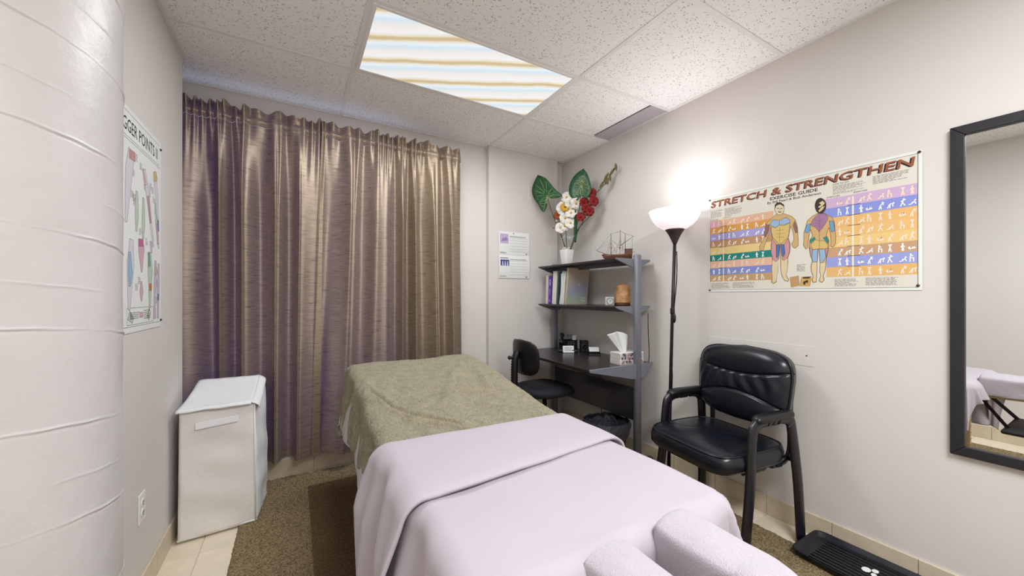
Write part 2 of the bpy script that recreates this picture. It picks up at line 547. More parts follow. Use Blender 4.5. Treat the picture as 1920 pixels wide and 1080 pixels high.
# ceiling: slab, grid bars, tiles
ce = struct(obj('ceiling', MB().box(-1.3, XR + .1, YR - .1, YB + .15, CEIL + .012, CEIL + .08), M['white_metal']), 'white suspended tile ceiling')
GX = [-1.3, -0.925, 0.295, 1.515, XR]
GY = [YR, -1.38, -0.77, -0.16, 0.45, 1.06, 1.79, 2.40, YB]
def tile(x0, x1, y0, y1):
    g = 0.011
    obj('ceiling_tile', MB().box(x0 + g, x1 - g, y0 + g, y1 - g, CEIL + .001, CEIL + .012), M['ctile'], ce, bevel=0.002, seg=1)
for i in range(4):
    for j in range(len(GY) - 1):
        if i == 2 and j in (2, 6): continue
        if i == 3 and j == 6:
            tile(GX[3], 2.18, GY[6], GY[7]); continue
        tile(GX[i], GX[i + 1], GY[j], GY[j + 1])
for x in GX[1:4]:
    for j in range(len(GY) - 1):
        obj('ceiling_grid_bar', MB().box(x - .012, x + .012, GY[j] + .012, GY[j + 1] - .012, CEIL - .002, CEIL + .012), M['white_metal'], ce)
for y in GY[1:-1]:
    for i in range(4):
        obj('ceiling_grid_bar', MB().box(GX[i], GX[i + 1], y - .012, y + .012, CEIL - .002, CEIL + .012), M['white_metal'], ce)
struct(obj('trim_1', MB().box(XR - .02, XR, YR, YB, CEIL - .003, CEIL + .005), M['white_metal']))
struct(obj('trim_2', MB().box(XL, XL + .02, YR, 2.76, CEIL - .003, CEIL + .005), M['white_metal']))
struct(obj('trim_3', MB().box(-.95, 1.5, YB - .02, YB, CEIL - .003, CEIL + .005), M['white_metal']))
struct(obj('trim_4', MB().box(1.48, 2.285, 2.992, 3.012, CEIL - .003, CEIL + .005), M['white_metal']))

# baseboards of stone tile
def baseboard(name, x0, y0, x1, y1, nrm, joints, label):
    L = math.hypot(x1 - x0, y1 - y0)
    dx, dy = (x1 - x0) / L, (y1 - y0) / L
    def bx(a, c, t, z0, z1):
        xs_ = sorted([x0 + dx * a, x0 + dx * c + nrm[0] * t]) if abs(nrm[0]) else sorted([x0 + dx * a, x0 + dx * c])
        ys_ = sorted([y0 + dy * a, y0 + dy * c + nrm[1] * t]) if abs(nrm[1]) else sorted([y0 + dy * a, y0 + dy * c])
        return MB().box(xs_[0], xs_[1], ys_[0], ys_[1], z0, z1)
    o = struct(obj(name, bx(0, L, .005, 0, .108), M['grout']), label)
    pts = [0] + [j for j in joints if 0.02 < j < L - .02] + [L]
    for a, c in zip(pts[:-1], pts[1:]):
        obj('baseboard_tile', bx(a + .0012, c - .0012, .011, 0, .11), M['base_stone'], o, bevel=.0015, seg=1)
baseboard('baseboard_right', XR, YR, XR, YB, (-1, 0), [0.531 + .305 * k - YR for k in range(-8, 9)], 'beige stone baseboard on the right wall')
baseboard('baseboard_left', XL, YR, XL, 2.76, (1, 0), [.305 * k for k in range(1, 16)], 'beige stone baseboard on the left wall')
baseboard('baseboard_back', -0.95, YB, 1.5, YB, (0, -1), [.305 * k + .15 for k in range(0, 9)], 'beige stone baseboard under the curtains')
baseboard('baseboard_pillar', 1.5, 3.012, 2.265, 3.012, (0, -1), [.305, .61], None)

# ------------------------------------------------------------------ ceiling light fixtures and vent
def ceiling_light(cy, label):
    t = thing('ceiling_light', label, 'ceiling light', (0.905, cy, CEIL), group='ceiling light panels')
    f = MB()
    for a, c, p, q in ((-.598, -.578, -.293, .293), (.578, .598, -.293, .293), (-.578, .578, -.293, -.275), (-.578, .578, .275, .293)):
        f.box(a, c, p, q, -.006, .012)
    obj('frame', f, M['white_metal'], t, bevel=.002, seg=1)
    obj('diffuser', MB().box(-.578, .578, -.275, .275, -.002, .003), M['diffuser'], t, loc=(0, 0, 0))
ceiling_light(2.095, 'lit rectangular ceiling light panel with tan streaks above the curtains')
ceiling_light(-0.465, 'added unseen ceiling light panel behind the viewpoint that brightens the room')  # unseen panel, added as a housing for the rear fill light

t = thing('ceiling_vent', 'grey perforated air vent in the ceiling along the right wall', 'vent', (2.27, 2.095, CEIL))
obj('backing', MB().box(-.088, .088, -.293, .293, .004, .010), M['dark'], t)
f = MB()
for a, c, p, q in ((-.09, -.083, -.295, .295), (.083, .09, -.295, .295), (-.083, .083, -.295, -.288), (-.083, .083, .288, .295)): f.box(a, c, p, q, -.004, .004)
obj('frame', f, M['vent'], t)
g = MB()
for k in range(1, 16):
    x = -.083 + .166 * k / 16
    g.box(x - .0035, x + .0035, -.288, .288, -.003, .002)
for k in range(1, 52):
    y = -.288 + .576 * k / 52
    g.box(-.083, .083, y - .0036, y + .0036, -.0025, .0015)
go = obj('perforated_grille', g, M['vent'], t)
go['kind'] = 'stuff'

# ------------------------------------------------------------------ curtains
def curtain(x0t, x1t, x0b, x1b, seed, n, label, amp):
    rg = random.Random(seed)
    zr = 2.405      # rod height
    zb = 0.135
    ph0 = rg.random() * 6
    fr = [rg.uniform(-.5, .5) for _ in range(8)]
    def phase(u, h):
        return 2 * PI * (n * u + .32 * math.sin(2 * PI * 1.3 * u + ph0) + .16 * math.sin(2 * PI * 3.1 * u + seed)) + 0.5 * h * math.sin(4 * u + seed)
    def P(u, h):
        # h: distance below the rod, 0 .. 2.27
        k = min(1, max(0, h) / 2.27)
        x = (x0t + (x1t - x0t) * u) * (1 - k) + (x0b + (x1b - x0b) * u) * k
        A = amp * (0.25 + 0.75 * min(1, max(0, h - .03) / .55))
        ps = phase(u, h)
        y = A * (math.sin(ps) + .30 * math.sin(2 * ps + .9) + .10 * math.sin(3.3 * ps + seed)) + .007 * math.exp(-max(0, h) / .4) * math.sin(2.7 * ps + 1.7)
        x += 0.6 * A * math.cos(ps) * .5
        g = math.exp(-max(0, h - .02) / .14)
        pu = 2 * PI * (21 * u + 1.2 * math.sin(9 * u + seed))
        y += .013 * g * math.sin(pu)
        y += .010 * noise.noise(Vector((x * 3, h * 1.1, seed))) + .003 * noise.noise(Vector((x * 14, h * 4, seed + 5)))
        if k > .6: y += 0.012 * (k - .6) / .4 * math.sin(5 * u + h * 3)
        return x, y, pu
    YC = 2.965 - (.022 if seed == 8 else 0)
    def body(u, v):
        h = .03 + v * 2.24
        x, y, pu = P(u, h)
        z = zr - h + .012 * math.sin(7 * u + seed) * v * v
        return (x, YC - y, z)
    def head(u, v):
        # rod pocket and ruffled header
        h = -.078 + v * .108
        x, y, pu = P(u, 0.03)
        top = max(0, (-h - .012) / .066)
        wob = math.sin(pu) * .006 + math.sin(pu * .37 + 1) * .007
        pocket = .013 * math.exp(-((h - .003) / .018) ** 2)
        yy = y * (1 - .5 * math.exp(-(h / .02) ** 2)) + pocket + top * (wob * 2.2)
        z = zr - h + top * (.010 * math.sin(pu * .5 + seed) + .006 * math.sin(pu * .21))
        return (x, YC - yy, z)
    t = thing('curtain', label, 'curtain', (0, 0, 0), group='curtain panels')
    obj('drape', MB().grid(body, 260, 110), M['curtain'], t, smooth=True)
    obj('gathered_header', MB().grid(head, 420, 14), M['curtain'], t, smooth=True)
    return t
curtain(-0.93, 0.19, -0.93, 0.165, 3, 5.6, 'left taupe satin curtain panel behind the white hamper', .056)
curtain(0.165, 1.205, 0.10, 1.235, 8, 6.6, 'right taupe satin curtain panel behind the end of the massage table', .047)
t = thing('curtain_rod', 'thin white curtain rod with its end showing right of the curtains', 'curtain rod', (0, 2.998, 2.405))
obj('rod', MB().tube([(-.92, 0, 0), (1.21, 0, 0)], .006, 10), M['white_metal'], t, smooth=True)
obj('wall_bracket', MB().tube([(1.212, .07, 0), (1.212, .01, 0), (1.212, 0, -.03)], .004, 8).box(1.202, 1.222, .066, .072, -.025, .025), M['white_metal'], t)

# ------------------------------------------------------------------ rugs
def pile(name, xa, ya, h, m, jit, label, seed, rib=0):
    rs = np.random.RandomState(seed)
    X, Y = np.meshgrid(np.array(xa), np.array(ya))
    ed = np.minimum(np.minimum(X - X.min(), X.max() - X), np.minimum(Y - Y.min(), Y.max() - Y))
    Z = h * np.clip(ed / .012, 0, 1) ** .4 + (rs.rand(*X.shape) - .5) * jit
    Z = np.where(ed < 1e-6, 0.0005, Z)
    if rib: Z += rib * np.sin(Y * 2 * PI / .03) * (ed > .01)
    jx = (rs.rand(*X.shape) - .5) * jit * .8
    jy = (rs.rand(*X.shape) - .5) * jit * .8
    V = np.stack([X + jx, Y + jy, Z], -1).reshape(-1, 3)
    n = len(xa); mrows = len(ya)
    idx = np.arange(n * mrows).reshape(mrows, n)
    F = np.stack([idx[:-1, :-1], idx[:-1, 1:], idx[1:, 1:], idx[1:, :-1]], -1).reshape(-1, 4)
    b = MB(); b.v = V.tolist(); b.f = F.tolist(); b.m = [0] * len(b.f)
    o = obj(name, b, m, smooth=True)
    o['label'] = label; o['category'] = 'rug'
    return o
xa = np.concatenate([np.arange(-.27, .40, .007), np.arange(.40, 1.75, .05), np.arange(1.75, 2.195, .009)])
ya = np.concatenate([np.arange(-1.3, 0.4, .06), np.arange(.4, 3.035, .009)])
pile('area_rug', xa, ya, .012, M['carpet'], .005, 'large brown plush rug covering most of the tile floor', 1)
o = pile('floor_mat', np.concatenate([np.arange(.07, .42, .007), np.arange(.42, 1.26, .05)]), np.arange(.55, 2.80, .0075), .008, M['mat'], .003, 'dark brown ribbed mat under the massage table', 2, rib=.0030)
o.location.z = .011

# ------------------------------------------------------------------ massage table
TX0, TX1, TY0, TY1, TZ = 0.335, 0.990, 0.63, 2.50, 0.695
def ramp(y):
    k = min(1, max(0, (y - 1.40) / .95))
    k = k * k * (3 - 2 * k) * .35 + k * .65
    e = max(0, (y - 2.36) / .14)
    return .135 * k - .012 * e * e
t = thing('massage_table', 'wooden massage table with cream padding under sheets and a brown blanket', 'massage table', (0, 0, 0))
def pad(u, v):
    pass
rings = [(0.02, .0), (0.0, .012), (0, .05), (.006, .062), (.02, .068), (.05, .07), (.15, .07)]
def flatpad(x, y, z): return (.6625 + x, 1.03 + y, .622 + z)
obj('cushion', MB().cushion(rings, .648, .80, 14, 56, flatpad), M['cream_vinyl'], t, smooth=True)
def backpad(x, y, z):
    yy = 1.965 + y
    return (.6625 + x, yy, .622 + z + ramp(yy) * .97)
obj('backrest_cushion', MB().cushion(rings[:-1] + [(.1, .07), (.2, .07), (.32, .07)], .648, 1.06, 14, 72, backpad), M['cream_vinyl'], t, smooth=True)
fr = MB()
for x0, x1 in ((.355, .385), (.94, .97)): fr.box(x0, x1, .66, 2.46, .54, .62)
for y0, y1 in ((.66, .69), (1.42, 1.45), (2.43, 2.46)): fr.box(.385, .94, y0, y1, .54, .62)
obj('frame', fr, M['wood'], t, bevel=.004)
for x0 in (.40, .885):
    for y0, s in ((.70, 1), (2.39, -1)):
        l = MB().box(x0, x0 + .035, y0, y0 + .03, .02, .56).box(x0 - .002, x0 + .06, y0 + s * .032, y0 + s * .032 + .028, .20, .56)
        lg = obj('leg', l, M['wood'], t, bevel=.003)
        for k in range(7):
            hm_ = MB().tube([(0, -.001, 0), (0, .001, 0)], .005, 10)
            obj('adjusting_hole', hm_, M['dark'], lg, loc=(x0 + .0175, y0 if s > 0 else y0 + .03, .12 + k * .045))
obj('end_panel', MB().box(.44, .885, .735, .747, .12, .50), M['wood'], t, bevel=.003)
obj('end_panel', MB().box(.44, .885, 2.35, 2.362, .12, .50), M['wood'], t, bevel=.003)
# face cradle on two dowels, arm shelf slung below it
def cradle_path(r=.100, cx=.683):
    pts = [(cx - r, .60, 0), (cx - r, .50, 0)]
    for k in range(0, 13):
        a = PI + PI * k / 12
        pts.append((cx + r * math.cos(a), .42 + .115 * math.sin(a), 0))
    pts += [(cx + r, .50, 0), (cx + r, .60, 0)]
    return pts
cp = [(p[0], p[1], .655) for p in cradle_path()]
obj('face_cradle', MB().tube(cp, .036, 12, fl=1.25), M['cream_vinyl'], t, smooth=True)
obj('cradle_bar', MB().tube([(.60, .70, .60), (.60, .40, .61)], .011, 8).tube([(.79, .70, .60), (.79, .40, .61)], .011, 8).box(.575, .815, .36, .47, .603, .615), M['wood'], t)
obj('arm_shelf', MB().box(.46, .93, .24, .50, .405, .43), M['blackmat'], t, bevel=.01, label='black padded arm shelf slung under the face cradle')
for x in (.52, .85):
    obj('strap', MB().tube([(x, .30, .43), (x * .6 + .28, .42, .61)], .012, 6, fl=.2).tube([(x, .48, .43), (x * .6 + .28, .60, .59)], .012, 6, fl=.2), M['blackmat'], t)

# draped bedding ------------------------------------------------------
def drape(xl, xr, ya, yb, off, hl, hr, h0, h1, base, nu, nv, wav, jit=0, relief=None, ybase0=None, ybase1=None, seed=0, flare=.24, rad=.035):
    """cloth over the table: across = left hang + top + right hang, along = near drop + top + far drop"""
    rs = random.Random(seed)
    W = xr - xl
    yb0 = ybase0 if ybase0 is not None else ya
    yb1 = ybase1 if ybase1 is not None else yb
    def fn(u, v):
        tt = ya - h0 + (yb - ya + h0 + h1) * v
        yl = min(max(tt, ya), yb)
        a, c = hl(yl), hr(yl)
        s = -a + (W + a + c) * u
        sx = min(max(s, 0), W); ex = s - sx
        ty = min(max(tt, yb0), yb1); ey = tt - ty
        d = math.hypot(ex, ey)
        x, y = xl + sx, ty
        z = base + off + ramp(ty)
        # soft top relief
        z += .004 * noise.noise(Vector((x * 5, tt * 4, seed))) if d == 0 else 0
        if relief: z += relief(x, tt) * (1 if d == 0 else max(0, 1 - d / .08))
        if d > 0:
            dx, dy = ex / d, ey / d
            q = rad * PI / 2
            if d < q:
                o_ = rad * math.sin(d / rad); g = rad * (1 - math.cos(d / rad))
            else:
                e = d - q
                o_ = rad + e * flare * .5; g = rad + e * .97
            per = y * abs(dx) + x * abs(dy) + .18 * math.atan2(dy, dx)
            o_ += wav(per, d, ex, ey)
            x += dx * (o_ + off * .6); y += dy * (o_ + off * .6); z -= g
        if jit:
            x += rs.uniform(-jit, jit) * .5; y += rs.uniform(-jit, jit) * .5; z += rs.uniform(-jit, jit)
        return (x, y, z)
    return MB().grid(fn, nu, nv)

def wave(a, k, seed, a2=.4):
    def w(p, d, ex, ey):
        f = min(1, max(0, d - .02) / .22)
        return a * f * (.6 + math.sin(k * p + seed + 1.2 * math.sin(2.3 * p * k / 10 + seed)) + a2 * math.sin(2.3 * k * p + 2 * seed))
    return w

BZ = TZ + .004
o = obj('fitted_sheet', drape(TX0 - .005, TX1 + .005, .66, 2.50, .0, lambda y: .345 + .03 * math.sin(y * 3), lambda y: .30, 0, .33, BZ, 120, 110, wave(.012, 11, 1.0), seed=2, flare=.36), M['cotton2'], smooth=True, solid=.002)
o['label'] = 'white sheet lowest on the table, its hem hanging below the brown blanket'; o['category'] = 'sheet'

def seg_d(x, y, a, b):
    ax, ay = a; bx_, by_ = b
    t_ = max(0, min(1, ((x - ax) * (bx_ - ax) + (y - ay) * (by_ - ay)) / ((bx_ - ax) ** 2 + (by_ - ay) ** 2)))
    px, py = ax + t_ * (bx_ - ax), ay + t_ * (by_ - ay)
    return math.hypot(x - px, y - py)
CR = [((.30, 2.02), (.376, 1.72)), ((.376, 1.72), (.46, 1.60)), ((.46, 1.60), (.60, 1.46))]
CR2 = [((.80, 2.06), (.62, 1.70)), ((.90, 2.2), (.76, 1.85)), ((.97, 2.1), (.90, 1.8))]
def brelief(x, y):
    d = min(seg_d(x, y, *c) for c in CR)
    z = .024 * math.exp(-(d / .035) ** 2) - .022 * math.exp(-(d / .011) ** 2)
    for c in CR2:
        z += .020 * math.exp(-(seg_d(x, y, *c) / .03) ** 2)
    z += .014 * noise.noise(Vector((x * 6, y * 5, 3)))
    return z
def bl_h(y):
    k = min(1, max(0, (y - 1.36) / .95))
    return .20 + .20 * k + .012 * math.sin(y * 14)
o = obj('blanket', drape(TX0 - .012, TX1 + .042, 1.335, 2.50, .010, bl_h, lambda y: .16, 0, .30, BZ, 330, 330, wave(.015, 24, 2.4), jit=.0034, relief=brelief, seed=4, flare=.10, rad=.045, ybase0=0), M['fleece'], smooth=True, solid=.006)
o['label'] = 'olive beige plush blanket over the far half of the massage table'; o['category'] = 'blanket'

ts = thing('top_sheet', 'white top sheet over the near half of the massage table, folded back in a cuff', 'sheet', (0, 0, 0))
def wtop(p, d, ex, ey):
    f = min(1, max(0, d - .015) / .25)
    return .028 * f * (.7 + math.sin(19 * p + 7 * d + 1.5) + .55 * math.sin(41 * p + 9 * d + .4))
def trelief(x, y):
    return .011 * noise.noise(Vector((x * 3, y * 3, 9))) + .005 * noise.noise(Vector((x * 9, y * 4, 2)))
obj('sheet', drape(TX0 - .012, TX1 + .008, .645, 1.385, .018, lambda y: .47, lambda y: .30 + .02 * math.sin(y * 20), .15, 0, BZ, 190, 150, wtop, seed=6, relief=trelief, flare=.13, rad=.05, ybase1=9), M['cotton'], ts, smooth=True, solid=.003)
def wcuff(p, d, ex, ey):
    f = min(1, max(0, d - .015) / .22)
    return .030 * f * (.85 + math.sin(19 * p + 7 * d + 1.5) + .6 * math.sin(41 * p + 9 * d + .4))
def curel(x, y):
    e = min(abs(y - .965), abs(1.40 - y))
    r_ = .010 * (1 - math.exp(-e / .02)) - .006
    return r_ + .004 * noise.noise(Vector((x * 4, y * 6, 1)))
cuff = drape(TX0 - .016, TX1 + .010, .965, 1.40, .033, lambda y: .45, lambda y: .13, 0, 0, BZ, 170, 60, wcuff, seed=6, relief=curel, flare=.14, rad=.055, ybase0=0, ybase1=9)
for i_, (x, y, z) in enumerate(cuff.v):
    fx = min(1, max(0, (x - .33) / .66)); t_ = (y - .965) / .435
    cuff.v[i_] = (x, y + fx * ((1 - t_) * .065 - t_ * .045), z)
obj('folded_cuff', cuff, M['cotton'], ts, smooth=True, solid=.010)

# towel over the face cradle
def towel():
    path = smooth_path(cradle_path(.103, .684), 4)
    n = 40
    vs = []; fs = []
    L = len(path)
    for i, p in enumerate(path):
        tn = (path[min(i + 1, L - 1)] - path[max(i - 1, 0)]).normalized()
        a = Vector((tn.y, -tn.x, 0))
        k = i / (L - 1)
        for j in range(n):
            q = j / (n - 1) * 2 - 1
            aq = abs(q)
            wdt = .062 + .006 * noise.noise(Vector((k * 7, q * 1.5, 1)))
            if aq < .55:
                xo = wdt * .90 * aq / .55; zz = .726 - .012 * (aq / .55) ** 3
            elif aq < .66:
                e = (aq - .55) / .11
                xo = wdt * (.90 + .10 * math.sin(e * PI / 2)); zz = .714 - .016 * (1 - math.cos(e * PI / 2))
            else:
                e = (aq - .66) / .34
                xo = wdt * (1 + .10 * e + .10 * e * math.sin(k * 40 + q * 3)); zz = .698 - .095 * e
            xo = math.copysign(xo, q)
            zz += .007 * noise.noise(Vector((p.x * 12 + q, p.y * 12, 2))) + .014 * min(1, max(0, k - .5) * 6)
            pos = Vector((p.x, p.y, 0)) + a * xo
            vs.append((pos.x, pos.y, zz + random.uniform(-.0009, .0009)))
    for i in range(L - 1):
        for j in range(n - 1):
            fs.append((i * n + j, i * n + j + 1, (i + 1) * n + j + 1, (i + 1) * n + j))
    # closed ends
    b = MB().add(vs, fs)
    for i0 in (0, (L - 1) * n):
        b.f.append(tuple(range(i0, i0 + n))); b.m.append(0)
    o = obj('towel', b, M['terry'], smooth=True, solid=.006)
    md = o.modifiers.new('soften', 'SUBSURF'); md.levels = 1; md.render_levels = 1
    o['label'] = 'white terry towel wrapped over the horseshoe face cradle at the near end'; o['category'] = 'towel'
towel()

# ------------------------------------------------------------------ laundry hamper
t = thing('laundry_hamper', 'tall white fabric laundry hamper with slanted lid by the left wall', 'hamper', (-.35, 2.65, .012))
hb = [(-.165, -.165), (.158, -.135), (.19, .185), (-.15, .19)]     # base corners, front left first
def side(i, b0, b1, bulge, zt0, zt1, seed):
    (x0, y0), (x1, y1) = hb[i], hb[(i + 1) % 4]
    nx, ny = (y1 - y0), -(x1 - x0)
    l = math.hypot(nx, ny); nx /= l; ny /= l
    def fn(u, v):
        z = (zt0 + (zt1 - zt0) * u) * v
        w = math.sin(PI * u) ** .6 * math.sin(PI * min(1, v * 1.02)) ** .6 if 0 < u < 1 and 0 < v < 1 else 0
        k = bulge * w + .007 * noise.noise(Vector((u * 3 + seed, v * 4, seed))) * (1 if 0 < u < 1 else 0) + .004 * math.sin(v * 22 + u * 3) * (math.sin(PI * u) if 0 < u < 1 else 0)
        ins = .012 * v
        cx_, cy_ = x0 + (x1 - x0) * u, y0 + (y1 - y0) * u
        return (cx_ * (1 - ins * 3) + nx * k, cy_ * (1 - ins * 3) + ny * k, z)
    return fn
bd = MB()
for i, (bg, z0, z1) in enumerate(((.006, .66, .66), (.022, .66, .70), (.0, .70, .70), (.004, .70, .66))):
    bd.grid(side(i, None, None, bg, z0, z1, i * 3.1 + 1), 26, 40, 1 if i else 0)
bd.add([(x, y, 0) for x, y in hb], [(3, 2, 1, 0)])
obj('body', bd, [M['hamper'], mat('white_hamper_lighter', (240, 243, 244), .7, bump=.3, bscale=10, bdist=.012)], t, smooth=True, solid=.003)  # sides and back in a lighter white than the front
lc = [(-.172, -.178, .664), (.140, -.155, .666), (.176, -.135, .625), (.196, .10, .668), (.186, .195, .712), (.150, .20, .748), (-.145, .20, .748)]
def lid(u, v):
    f = Vector(lc[0]).lerp(Vector(lc[1]), u); bk = Vector(lc[6]).lerp(Vector(lc[5]), u)
    p = f.lerp(bk, v)
    p.z -= .022 * math.sin(PI * v) * (0.6 + .4 * math.sin(PI * u))
    p.z += .004 * noise.noise(Vector((u * 4, v * 4, 4)))
    return tuple(p)
def flap(u, v):
    e0 = Vector(lid(1, v))
    lo = Vector(lc[2]).lerp(Vector(lc[4]), v)
    if v < .5: lo = lo.lerp(Vector(lc[3]), .3 * v)
    p = e0.lerp(lo, u)
    p.x += .012 * math.sin(PI * u)
    return tuple(p)
def fskirt(u, v):
    p = Vector(lid(u, 0))
    return (p.x, p.y - .004, p.z - .009 * v)
obj('lid', MB().grid(lid, 24, 24).grid(flap, 8, 24).grid(fskirt, 24, 3), M['hamper_lid'], t, smooth=True, solid=.004)
pp = [(hb[i][0], hb[i][1], .006) for i in range(4)]
obj('bottom_piping', MB().tube([pp[3], pp[0], pp[1], pp[2]], .006, 8), M['hamper_lid'], t, smooth=True)
obj('edge_piping', MB().tube([(hb[1][0], hb[1][1] - .003, .0), (hb[1][0] * .99, hb[1][1] * .99 - .003, .33), (hb[1][0] * .965, hb[1][1] * .965 - .003, .65)], .0035, 8), M['hamper_lid'], t, smooth=True)
def hm(x, y, z): return (x, -.170 + .03 * (x + .165) / .323 * 1.0 + y, z)
obj('handle', MB().add([hm(-.095, -.012, .560), hm(.085, -.016, .574), hm(.085, -.016, .607), hm(-.095, -.012, .593)], [(0, 1, 2, 3)]), M['hamper_lid'], t, solid=.004, bevel=.001)

# ------------------------------------------------------------------ guest armchair
t = thing('guest_armchair', 'black leather guest armchair against the right wall', 'armchair', (2.075, 1.245, 0), R(82))
sr = [(.035, .405), (.012, .402), (.0, .42), (0, .455), (.006, .478), (.02, .49), (.045, .497), (.10, .502), (.18, .503), (.25, .503)]
def seatfn(x, y, z):
    k = max(0, y - .10)
    return (x, .055 + y, z - .55 * k * k + (.008 * math.exp(-((y + .04) / .05) ** 2) if z > .49 else 0) - (.006 * math.exp(-((abs(y - .10) - 0) / .012) ** 2) if z > .485 else 0))
obj('seat', MB().cushion(sr, .545, .50, 5.5, 72, seatfn), M['leather'], t, smooth=True)
def outline(d, z, e=5.5, n=72, w=.545):
    return [seatfn((w / 2 - d) * math.copysign(abs(math.cos(2 * PI * k / n)) ** (2 / e), math.cos(2 * PI * k / n)), (.25 - d) * math.copysign(abs(math.sin(2 * PI * k / n)) ** (2 / e), math.sin(2 * PI * k / n)), z) for k in range(n + 1)]
obj('seat_piping', MB().tube(outline(.012, .487), .005, 6, cap=False), M['leather'], t, smooth=True)
# back cushion: lumbar pad, ruched middle, head bolster
def hw(v, W, e=4.2): return W * (.94 + .06 * min(1, v * 1.6)) * max(0, 1 - abs(2 * v - 1) ** e) ** (1 / e)
BKY = -.155
def backsurf(front):
    def fn(u, v):
        uu = u * 2 - 1
        vv = v
        w = hw(vv, .280)
        x = uu * w
        z = .562 + .40 * vv + .018 * (1 - uu * uu) * (vv - .45) * 1.3
        edge = max(0, 1 - abs(uu) ** 5) ** .5 * max(0, 1 - abs(2 * vv - 1) ** 6) ** .5
        if not front: return (x, BKY - (z - .56) * .10 - .042 * min(1, edge * 2.2), z)
        s1 = .24 + .16 * (1 - uu * uu); s2 = .74 - .10 * (1 - uu * uu)
        d1 = abs(vv - s1); d2 = abs(vv - s2)
        y = .062 * edge
        y -= .010 * math.exp(-(d1 / .014) ** 2) + .010 * math.exp(-(d2 / .014) ** 2)
        if vv < s1: y += .012 * edge * math.sin(PI * min(1, vv / s1))
        elif vv > s2: y += .006 * edge * math.sin(PI * min(1, (vv - s2) / (1 - s2)))
        else:
            q = math.sin(PI * (vv - s1) / max(.01, s2 - s1))
            y += .004 * edge * q
            wr_ = math.sin(uu * 24 + 2.2 * math.sin(vv * 8 + uu * 3) + uu * 7 * (vv - .3))
            y += .0050 * q ** .6 * max(0, 1 - abs(uu) ** 3) * wr_ * (.5 + .5 * math.cos((vv - s2 + .08) * 6))
        return (x, BKY - (z - .56) * .10 + y, z)
    return fn
bk = MB().grid(backsurf(True), 110, 90)
bk.grid(lambda u, v: backsurf(False)(1 - u, v), 40, 40)
obj('backrest', bk, M['leather'], t, smooth=True)
bo = []
for k in range(65):
    a = 2 * PI * k / 64
    v_ = .5 - .5 * math.cos(a) * .998
    u_ = 1 if k < 32 else -1
    w = hw(v_, .280)
    z = .562 + .40 * v_
    bo.append((u_ * w, BKY + .012 - (z - .56) * .10, z))
obj('back_piping', MB().tube(bo, .006, 6, cap=False), M['leather'], t, smooth=True)
for s in (-1, 1):
    xt = s * .275
    front = smooth_path([(s * .285, .195, .012), (s * .28, .15, .30), (xt, .125, .57), (xt, .105, .622), (xt, .06, .643), (xt, -.01, .645)], 5)
    rear = smooth_path([(s * .30, -.203, 0), (s * .29, -.195, .30), (xt, -.172, .57), (xt, -.150, .622), (xt, -.105, .643), (xt, -.01, .645)], 5)
    obj('leg', MB().tube(front, .031, 12, fl=.52, up=(0, 1, 0.001)), M['frame_black'], t, smooth=True)
    obj('leg', MB().tube(rear, .031, 12, fl=.52, up=(0, 1, 0.001)), M['frame_black'], t, smooth=True)
    obj('armrest', MB().cushion([(.012, .640), (0, .648), (0, .664), (.006, .674), (.018, .678)], .062, .275, 4, 32, lambda x, y, z: (xt + x, -.03 + y, z - .35 * max(0, y - .06) ** 2 * 4)), M['blackpl'], t, smooth=True)
    br = smooth_path([(s * .235, -.228, .80), (s * .235, -.222, .60), (s * .235, -.222, .46), (s * .235, -.19, .405), (s * .235, -.12, .390), (s * .235, .14, .392)], 5)
    obj('support_bar', MB().tube(br, .018, 10, fl=.6, up=(0, 1, 0.001)).tube([(s * .235, .05, .392), (s * .281, .155, .392)], .012, 8).tube([(s * .235, -.20, .41), (s * .285, -.19, .41)], .012, 8), M['frame_black'], t, smooth=True)
obj('cross_bar', MB().box(-.25, .25, .08, .12, .378, .402).box(-.25, .25, -.14, -.10, .378, .402), M['frame_black'], t, bevel=.003)

# ------------------------------------------------------------------ floor lamp
t = thing('floor_lamp', 'lit torchiere floor lamp with black pole and white bowl beside the armchair', 'floor lamp', (2.14, 1.605, -.0))
obj('base', MB().lathe([(.118, 0), (.122, .008), (.118, .018), (.06, .026), (.02, .034), (.012, .05)], 32), M['blackpl'], t, smooth=True)
pth = [(-.012, .02, .04), (-.004, .012, .60), (.006, .002, 1.16), (.016, -.008, 1.63)]
obj('pole', MB().tube(pth, .0105, 12), M['blackpl'], t, smooth=True)
for z, q in ((.60, 1), (1.16, 2)):
    obj('pole_joint', MB().lathe([(.013, -.02), (.0145, -.015), (.0145, .015), (.013, .02)], 14, (pth[q][0], pth[q][1], z)), M['blackpl'], t, smooth=True)
cone = [(.012, 1.60), (.016, 1.61), (.022, 1.625), (.036, 1.655), (.052, 1.682), (.060, 1.692), (.0585, 1.694)]
obj('cone', MB().lathe(cone, 28, (.016, -.008, 0)), M['lampbrown'], t, smooth=True)
bw = [(r_ * .92, z_ - .03) for r_, z_ in [(.056, 1.722), (.085, 1.732), (.118, 1.752), (.145, 1.78), (.163, 1.812), (.172, 1.838), (.175, 1.845), (.170, 1.846), (.158, 1.814), (.14, 1.784), (.114, 1.757), (.082, 1.738), (.05, 1.730)]]
obj('bowl', MB().lathe(bw, 40, (.016, -.008, 0), cap0=True, cap1=True), M['bowl'], t, smooth=True)
cd = [(.012 + .016 * math.sin(z * 5), -.012 - .006 * math.cos(z * 9), z) for z in np.linspace(1.14, 1.55, 14)] + [(-.012, -.016, 1.06), (-.020, -.014, .9), (-.014, -.012, .75), (-.024, -.010, .5), (-.02, 0, .2), (-.01, .01, .05)]
cd = sorted(cd, key=lambda p: -p[2])
obj('cord', MB().tube(smooth_path(cd, 3), .0035, 6), M['blackpl'], t, smooth=True)
